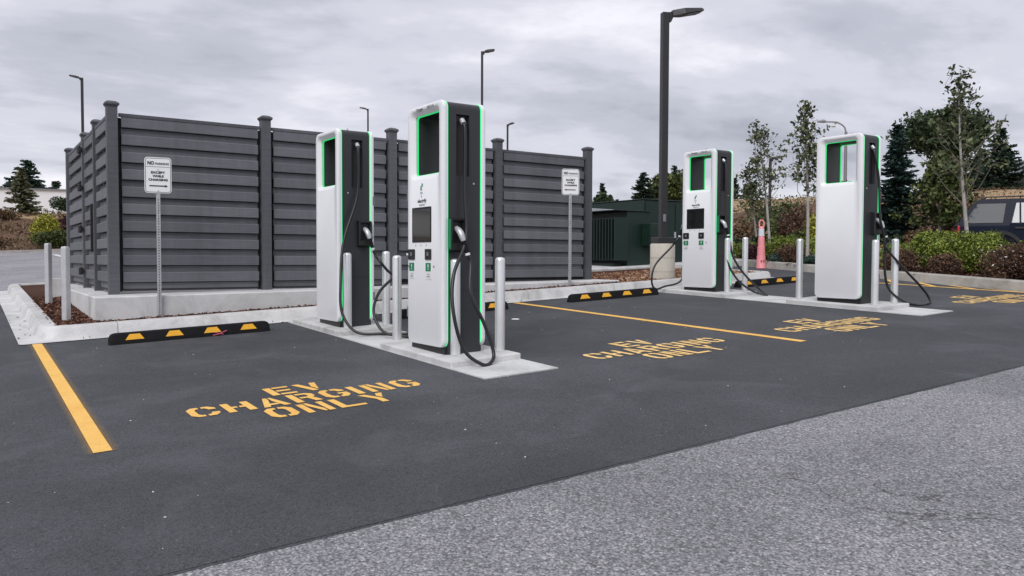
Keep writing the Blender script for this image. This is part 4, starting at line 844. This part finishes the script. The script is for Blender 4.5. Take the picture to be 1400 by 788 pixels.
# skyline conifers in the middle
for i, (x, y, ztop, R, lab) in enumerate(((50.0, 59.1, 8.7, .95, 'thin dark fir just right of the fence end post'), (51.9, 60.1, 7.7, .75, 'small dark fir second from the fence end post'), (53.7, 61.2, 7.4, .8, 'smallest dark fir left of the broad one above the transformer'),
        (50.3, 53.7, 9.3, 1.9, 'broad dark fir above the transformer left of the lamp post'), (52.8, 54.0, 9.2, 1.7, 'dark fir right above the transformer behind the lamp post'), (55.0, 54.5, 10.3, 1.6, 'tall fir rising between the lamp post and the third charger'),
        (60.3, 51.7, 9.2, .9, 'dark fir touching the right edge of the third charger'), (62.5, 52.2, 8.8, .95, 'small dark fir standing second right of the third charger'))):
    conifer(x, y, ztop-T(x, y), R, lab, seed=10+i, cl=.20, dens=1.7)
shrub(53.2, 53.0, 2.4, 2.0, 3.6, 2500, 'leaf_y', 'olive broadleaf tree crown between the lamp post and the third charger', .16, 'tree', name='olive_tree')
shrub(49.6, 58.5, 1.6, 1.6, 1.9, 1500, 'leaf_pine', 'dark bush at the foot of the thin fir, over the transformer lid', .14)
# right background
conifer(26.27, 15.58, 6.0-T(26.3, 15.6), 1.12, 'dense blue-green spruce right of the far charger', 'needle_blue', 30, cl=.15, dens=3.4, low=.03, group='trees on the right bank', name='spruce_tree', z=T(26.3, 15.6))
conifer(41.26, 21.23, 9.7-T(41.3, 21.2), 1.45, 'dark pointed fir right of the round-headed pine', 'needle', 31, cl=.22, dens=1.7, group='trees on the right bank')
conifer(44.7, 20.7, 8.4-T(44.7, 20.7), 1.5, 'dark fir cut off by the right picture edge', 'needle', 32, cl=.22, dens=1.7, group='trees on the right bank')
conifer(46.1, 22.3, 7.6-T(46.1, 22.3), 1.3, 'lower dark fir between the pointed fir and the right edge', 'needle', 33, cl=.22, dens=1.7, group='trees on the right bank')
def pine(x, y, H, label):
    o = thing('pine_tree', label, 'tree', (x, y, T(x, y)), 0, 'trees on the right bank'); rg = random.Random(5); b = MB(); b.tube([(0, 0, 0), (.15, .1, H*.45), (.0, .1, H*.85)], [.20, .15, .07], 8); t = b.build('trunk', MT['trunk_dark'], o); Cs = []; tw = MB()
    for i in range(44):
        a = rg.uniform(0, 6.28); zz_ = H*rg.uniform(.56, .95); L = 1.75*math.sqrt(max(.05, 1-((zz_/H-.62)/.40)**2))*rg.uniform(.5, 1.0); e_ = Vector((math.cos(a)*L, math.sin(a)*L, zz_+L*.18)); tw.tube([(.08, .1, zz_-.6), tuple(e_*.5+Vector((0, 0, zz_*.48))), tuple(e_)], [.06, .04, .015], 5)
        for _ in range(260): Cs.append(e_*rg.uniform(.75, 1.08)+Vector((0, 0, e_.z*0))+Vector((rg.gauss(0, .26), rg.gauss(0, .26), rg.gauss(.06, .13))))
    Cs = [Vector((c.x, c.y, min(c.z, H))) for c in Cs]
    tw.build('branches', MT['trunk_dark'], t); leaves('crown', np.array([tuple(c) for c in Cs]), .085, 'leaf_pine', o, .5); return o
pine(36.3, 19.4, 7.9-T(36.3, 19.4), 'round-headed dark pine between the spruce and the pointed fir')
broad(25.4, 13.6, 4.55-T(25.4, 13.6), .95, 'bushy yellow-green young maple between the spruce and the car', 'leaf_y', 41, nl=46, leaf=.055, per=90, fork=.20, tr=.05, group='trees on the right bank', spread=.75)
# young street trees
broad(15.9, 11.65, 4.75-G(15.9, 11.65), .80, 'slim young tree with a pale trunk left of the far right charger', 'leaf', 50, G(15.9, 11.65)+.12, .042, 32, .040, 25, .34, 'young trees with pale trunks', spread=.42, lean=(-.15, .1))
broad(19.9, 15.9, 4.0, .9, 'young leaning tree with a pale trunk between the delineator and the slim tree', 'leaf', 51, T(19.9, 15.9), .045, 26, .044, 20, .40, 'young trees with pale trunks', spread=.5, lean=(-.35, .2))
broad(20.9, 17.2, 4.25-T(20.9, 17.2), .85, 'small young tree right of the third charger, behind the delineator', 'leaf', 52, T(20.9, 17.2), .035, 30, .042, 26, .28, 'young trees with pale trunks', spread=.6, lean=(-.3, .1))
broad(16.9, 8.50, 5.05-G(16.9, 8.5), .95, 'thin young tree with a pale trunk in front of the dark car', 'leaf', 53, G(16.9, 8.5)+.12, .045, 32, .040, 21, .30, 'young trees with pale trunks', spread=.52, lean=(-.25, .15))
# hedge island: green mounds, brown barberries, low junipers
hl = 'hedge plants on the right kerb island'
for x, y, rx, ry, h, n, mt, lab, ls, spk in (
  (15.24, 8.20, .56, .60, .98, 7500, 'leaf_g', 'large rounded bright green bush left of the young tree by the car', .028, .35),
  (15.75, 7.75, .50, .50, 1.06, 5500, 'leaf_g', 'taller green bush just behind the large rounded one, before the car', .028, .35),
  (15.02, 7.15, .46, .50, .88, 6500, 'leaf_g', 'rounded green bush right of the young tree trunk', .028, .35),
  (15.35, 6.25, .50, .55, 1.0, 5500, 'leaf_g', 'green bush near the right edge, behind the white flowers', .028, .35),
  (16.0, 9.6, .5, .5, .70, 3000, 'leaf_g', 'green bush behind the far right charger cable', .028, .5),
  (16.25, 11.35, .55, .5, .78, 4500, 'leaf_g', 'green bush left of the far right charger, by the slim tree', .028, .4),
  (17.0, 12.9, .66, .6, .82, 5000, 'leaf_g', 'large green bush right of the pink delineator', .030, .4),
  (14.78, 8.80, .42, .40, .60, 3500, 'leaf_b', 'reddish brown bush low beside the far right charger', .024, .9),
  (14.58, 7.72, .30, .34, .48, 2600, 'leaf_b', 'reddish brown bush in front of the large green bush', .024, .9),
  (14.42, 6.30, .48, .72, .82, 6500, 'leaf_b', 'big reddish brown bush with white flowers at the right edge', .024, .8),
  (14.3, 4.4, .6, .8, .66, 4000, 'leaf_b', 'reddish brown bush farthest right, cut off by the picture edge', .024, .8),
  (16.0, 12.25, .40, .42, .58, 2500, 'leaf_b', 'brown bush squeezed against the far right charger edge', .024, .8),
  (16.75, 13.75, .42, .42, .60, 3000, 'leaf_p', 'burgundy bush just right of the pink delineator', .026, .8),
  (17.3, 14.7, .5, .5, .62, 2500, 'leaf_g', 'dark green bush just left of the pink delineator', .030, .4),
  (16.35, 12.55, .55, .50, .32, 3000, 'leaf_juni', 'low blue-green juniper at the kerb right of the delineator', .024, .8),
  (15.85, 11.35, .45, .45, .28, 2500, 'leaf_juni', 'low blue-green juniper at the kerb beside the far right charger', .024, .8)):
    shrub(x, y, rx, ry, h*.80, int(n*1.9), mt, lab, ls*.68, 'shrub', hl, spiky=spk, z=G(x, y)+.14)
V = np.c_[RNG.uniform(13.95, 14.35, 70), RNG.uniform(5.8, 6.9, 70), RNG.uniform(.10, .68, 70)]; V[:, 2] += G(14.4, 6)+.14; V[:, 0] -= .12*(1-np.abs(V[:, 2]-G(14.4, 6)-.5))
stuff(leaves('flowers', V, .016, 'petal', None))
# bank planting behind the third charger
bl = 'shrubs on the bark bank'
for x, y, rx, ry, h, n, mt, lab in ((20.03, 17.35, .34, .34, .62, 2200, 'leaf_pine', 'round clipped green ball bush on the bank right of the third charger'), (20.45, 16.85, .34, .34, .60, 2200, 'leaf_pine', 'second round clipped green bush, behind the delineator top'),
  (23.1, 19.8, 1.0, .9, 1.25, 3000, 'leaf_tan', 'wide tan-brown bush on the bank behind the clipped bush'), (25.1, 20.5, 1.0, .9, 1.35, 3000, 'leaf_y', 'olive bush high on the bank behind the delineator'), (27.3, 21.0, 1.3, 1.2, 1.7, 3000, 'leaf_y', 'olive-brown bush high on the bank behind the leaning tree'),
  (21.4, 16.4, .55, .5, .55, 1800, 'leaf_tan', 'tan rosy bush on the bank right of the delineator'), (20.7, 16.2, .3, .3, .35, 900, 'leaf_red', 'small red flowering bush by the kerb behind the delineator'), (22.9, 16.9, .6, .6, .8, 2000, 'leaf_y', 'small olive bush on the bank behind the slim tree'), (23.1, 16.45, .55, .6, 1.35, 2600, 'leaf_yel', 'yellowish bush on the bank beside the far charger edge'),
  (26.0, 19.3, 1.0, 1.0, 1.5, 2600, 'leaf_b', 'rusty brown bush between the slim tree and the far charger'), (19.8, 17.6, .40, .3, .32, 1200, 'leaf_g', 'low light green bush at the bank foot by the third charger'),
  (24.0, 14.2, .48, .45, .62, 2200, 'leaf_pine', 'low rounded dark bush on the red bed right of the far charger'), (24.2, 13.75, .42, .42, .95, 2400, 'leaf_tan', 'tall tan bush on the red bed below the spruce'), (27.8, 14.5, .55, .6, 1.1, 2200, 'leaf_b', 'rusty bush right of the maple, left of the dark car'), (28.9, 14.6, .6, .6, 1.2, 1800, 'leaf_tan', 'tan brown bush close to the dark car roof'), (27.7, 16.7, .9, .9, 1.2, 2200, 'leaf_b', 'dark brown bush right beside the far charger, before the spruce')):
    shrub(x, y, rx, ry, h, n, mt, lab, .045, 'shrub', bl, spiky=.6, z=max(T(x, y), G(x, y)))
n = 5000; V = np.c_[RNG.uniform(25.0, 26.2, n), RNG.uniform(4, 17, n), np.zeros(n)]; V[:, 2] = [T(a, c)+RNG.uniform(.02, .22) for a, c in V[:, :2]]
stuff(leaves('red_groundcover', V, .045, 'leaf_red', None))
n = 5000; a_ = RNG.uniform(.62, 1.30, n); r_ = RNG.uniform(36, 46, n); V = np.c_[EYE.x+r_*np.sin(a_), EYE.y+r_*np.cos(a_), np.zeros(n)]; V[:, 2] = [T(a, c)+RNG.uniform(0, .18) for a, c in V[:, :2]]
stuff(leaves('dry_grass', V, .08, 'leaf_tan', None, .12))

# ------------------------------------------------------------------ parked car (dark four-wheel drive)
ang = math.atan2(-.86, .51); car = thing('parked_car', 'dark navy estate-style off-roader parked behind the hedge at the right', 'car', (20.72, 10.72, G(21.5, 9)-.06), ang)
L_, Wd = 4.75, 1.78
def loft(name, prof, zs_, mat, par):   # prof: list of (x, z) outline, side half widths by height
    b = MB(); b.rings([[(x, s*zs_(z), z) for x, z in prof] for s in (-1, 1)], cap0=True, cap1=True); return b.build(name, MT[mat], par)
hw = lambda z: .89 if z < .95 else .89-.16*(z-.95)/.72
body = loft('body', [(.10, .42), (.0, .55), (.02, .98), (.06, 1.02), (3.55, 1.02), (4.55, .94), (4.74, .75), (4.75, .48), (4.5, .36), (.4, .36)], hw, 'car', car)
cabin = loft('cabin', [(.0, 1.02), (.03, 1.06), (.40, 1.60), (.52, 1.66), (2.55, 1.66), (2.70, 1.62), (3.45, 1.02)], hw, 'car', car)
for s in (-1, 1):
    def win(x0, x1, z0_, z1_, sl0, sl1, mat, nm='side_window'):
        b = MB(); p = [(x0, z0_), (x1, z0_), (x1+sl1, z1_), (x0+sl0, z1_)]; b.rings([[(x, s*(hw(z)+.004), z) for x, z in p], [(x, s*(hw(z)+.010), z) for x, z in p]], cap0=True, cap1=True); return b.build(nm, MT[mat], cabin)
    win(.13, .97, 1.06, 1.54, .31, .07, 'glass'); win(1.16, 1.32, 1.06, 1.55, .10, .0, 'glass_clear'); win(1.36, 2.16, 1.06, 1.55, 0, 0, 'glass_clear'); win(2.28, 3.22, 1.06, 1.55, 0, -.52, 'glass_clear')
    for x0, x1 in ((1.12, 2.20), (2.22, 3.42)):
        b = MB(); b.box(x0, x1, *sorted((s*.886, s*.899)), .46, 1.045, .004); d_ = b.build('door', MT['car'], body)
        b = MB(); b.box(x0+.10, x0+.30, *sorted((s*.899, s*.925)), .90, .95, .008); b.build('door_handle', MT['trimblack'], d_)
    b = MB(); b.box(-.006, .05, *sorted((s*.74, s*.900)), .74, 1.00, .01); b.build('tail_light', MT['red'], car)
    for wx in (.92, 3.85):
        w = MB(); w.rings([[(wx+r*math.cos(t), s*yv, .36+r*math.sin(t)) for t in [2*PI*k/24 for k in range(24)]] for r, yv in ((.24, .70), (.35, .70), (.36, .74), (.36, .88), (.34, .915), (.24, .915))], cap0=True, cap1=True); wh = w.build('wheel', MT['rubber'], car)
        w = MB(); w.rings([[(wx+r*math.cos(t), s*yv, .36+r*math.sin(t)) for t in [2*PI*k/20 for k in range(20)]] for r, yv in ((.235, .912), (.225, .925), (.15, .905), (.05, .93))], cap1=True); w.build('rim', MT['chrome'], wh)
        w = MB(); w.rings([[(wx+r*math.cos(t), s*yv, .36+r*math.sin(t)) for t in [PI*k/14-.12 for k in range(15)]+[PI*k/14-.12 for k in range(14, -1, -1)]] if False else [(wx+r*math.cos(t), s*yv, .36+r*math.sin(t)) for t in [(PI+.3)*k/16-.15 for k in range(17)]] for r, yv in ((.40, .885), (.42, .925), (.50, .925), (.52, .885))]); w.build('arch_trim', MT['trimblack'], body)
    b = MB(); b.tube([(.55, s*.66, 1.665), (.62, s*.66, 1.71), (1.25, s*.66, 1.715), (2.2, s*.66, 1.71), (2.3, s*.66, 1.665)], .018, 6); b.build('roof_rail', MT['trimblack'], cabin)
    b = MB(); b.box(2.98, 3.12, *sorted((s*.90, s*1.06)), 1.06, 1.20, .02); b.build('mirror', MT['car'], car)
    b = MB(); b.box(4.60, 4.76, *sorted((s*.55, s*.86)), .68, .82, .02); b.build('headlight', MT['glass_clear'], car)
b = MB(); b.rings([[(.085, -.66, 1.12), (.085, .66, 1.12), (.375, .60, 1.54), (.375, -.60, 1.54)], [(.06, -.66, 1.12), (.06, .66, 1.12), (.35, .60, 1.55), (.35, -.60, 1.55)]], cap0=True, cap1=True); b.build('rear_window', MT['glass'], cabin)
b = MB(); b.rings([[(2.745, -.64, 1.585), (2.745, .64, 1.585), (3.40, .76, 1.08), (3.40, -.76, 1.08)], [(2.76, -.64, 1.59), (2.76, .64, 1.59), (3.415, .76, 1.085), (3.415, -.76, 1.085)]], cap0=True, cap1=True); b.build('windscreen', MT['glass'], cabin)
b = MB(); b.box(-.10, .06, -.86, .86, .42, .60, .03); b.build('rear_bumper', MT['trimblack'], car); b = MB(); b.box(4.70, 4.86, -.86, .86, .40, .58, .03); b.build('front_bumper', MT['trimblack'], car)

# ------------------------------------------------------------------ far buildings
bl_ = thing('warehouse', 'long low white building behind the left bank', 'building', (0, 80, T(0, 80)-.5))
zb = T(0, 80)-.5
b = MB(); b.rings([[(-45, 0, 0), (45, 0, 0), (45, 25, 0), (-45, 25, 0)], [(-45, 0, 6.3-zb), (45, 0, 7.6-zb), (45, 25, 7.6-zb), (-45, 25, 6.3-zb)]], cap0=True, cap1=True); b.build('wall', MT['wall_white'], bl_)
b = MB(); b.rings([[(x, -.12, 6.3-zb+(x+45)/90*1.3), (x, -.12, 6.45-zb+(x+45)/90*1.3), (x, .3, 6.45-zb+(x+45)/90*1.3), (x, .3, 6.3-zb+(x+45)/90*1.3)] for x in (-45.2, 45.2)], cap0=True, cap1=True); b.build('roof_edge', MT['lamp_grey'], bl_)
for x in np.arange(-18, 30, 3.05): MB().box(x, x+.05, -.03, -.002, .1, 6.25-zb).build('wall_seam', MT['wall_grey'], bl_)
b = MB(); b.box(-3.4, .6, -.06, .02, 1.6, 3.1); w = b.build('window', MT['bluegreen'], bl_)
for x in (-2.05, -.75): MB().box(x, x+.06, -.08, -.06, 1.62, 3.08).build('mullion', MT['wall_white'], w)
hs = thing('house', 'low house with a grey pitched roof behind the car at the right edge', 'building', (57.5, 24.5, T(57, 24)), rad(-25))
b = MB(); b.box(-3, 9, -9, 5, 0, 1.3); b.build('wall', MT['wall_grey'], hs)
b = MB(); b.rings([[(-3.5, -9.6, 1.2), (-3.5, 5.4, 1.2), (3, 5.4, 3.2), (9.5, 5.4, 1.2), (9.5, -9.6, 1.2), (3, -9.6, 3.2)][i:i+1][0:1]*1 for i in ()] or [[(-3.5, y, 1.25), (3, y, 3.0), (9.5, y, 1.25), (9.5, y, 1.10), (-3.5, y, 1.10)] for y in (-9.6, 5.6)], cap0=True, cap1=True); b.build('roof', MT['roof_grey'], hs)
for y in (-6, -2, 2): MB().box(-3.04, -2.99, y-.6, y+.6, .35, 1.0).build('window', MT['glass'], hs)

# ------------------------------------------------------------------ small stuff
tag(MB().lathe([(.055, 0), (.05, .006), (.01, .01)], 9).build('litter', MT['litter']), 'small white scrap lying on the asphalt right of the tallest charger', 'litter').location = (5.31, 8.51, G(5.31, 8.51)+.002)
V = []; F = []
for i in range(110):
    x, y = random.uniform(-1, 8), random.uniform(3.2, 9.5); s = random.choice((.003, .004, .005, .008)); k = len(V); c = Vector((x, y, G(x, y)+.002)); a = random.uniform(0, 6)
    V += [tuple(c+Vector((math.cos(a+t)*s*f, math.sin(a+t)*s*f, 0))) for t, f in ((0, 1), (1.6, .7), (3.1, 1.1), (4.7, .8))]+[tuple(c+Vector((0, 0, s*.7)))]
    F += [(k+j, k+(j+1) % 4, k+4) for j in range(4)]
me = bpy.data.meshes.new('stone_chips'); me.from_pydata(V, [], F); stuff(link_mesh('stone_chips', me, MT['stone']))
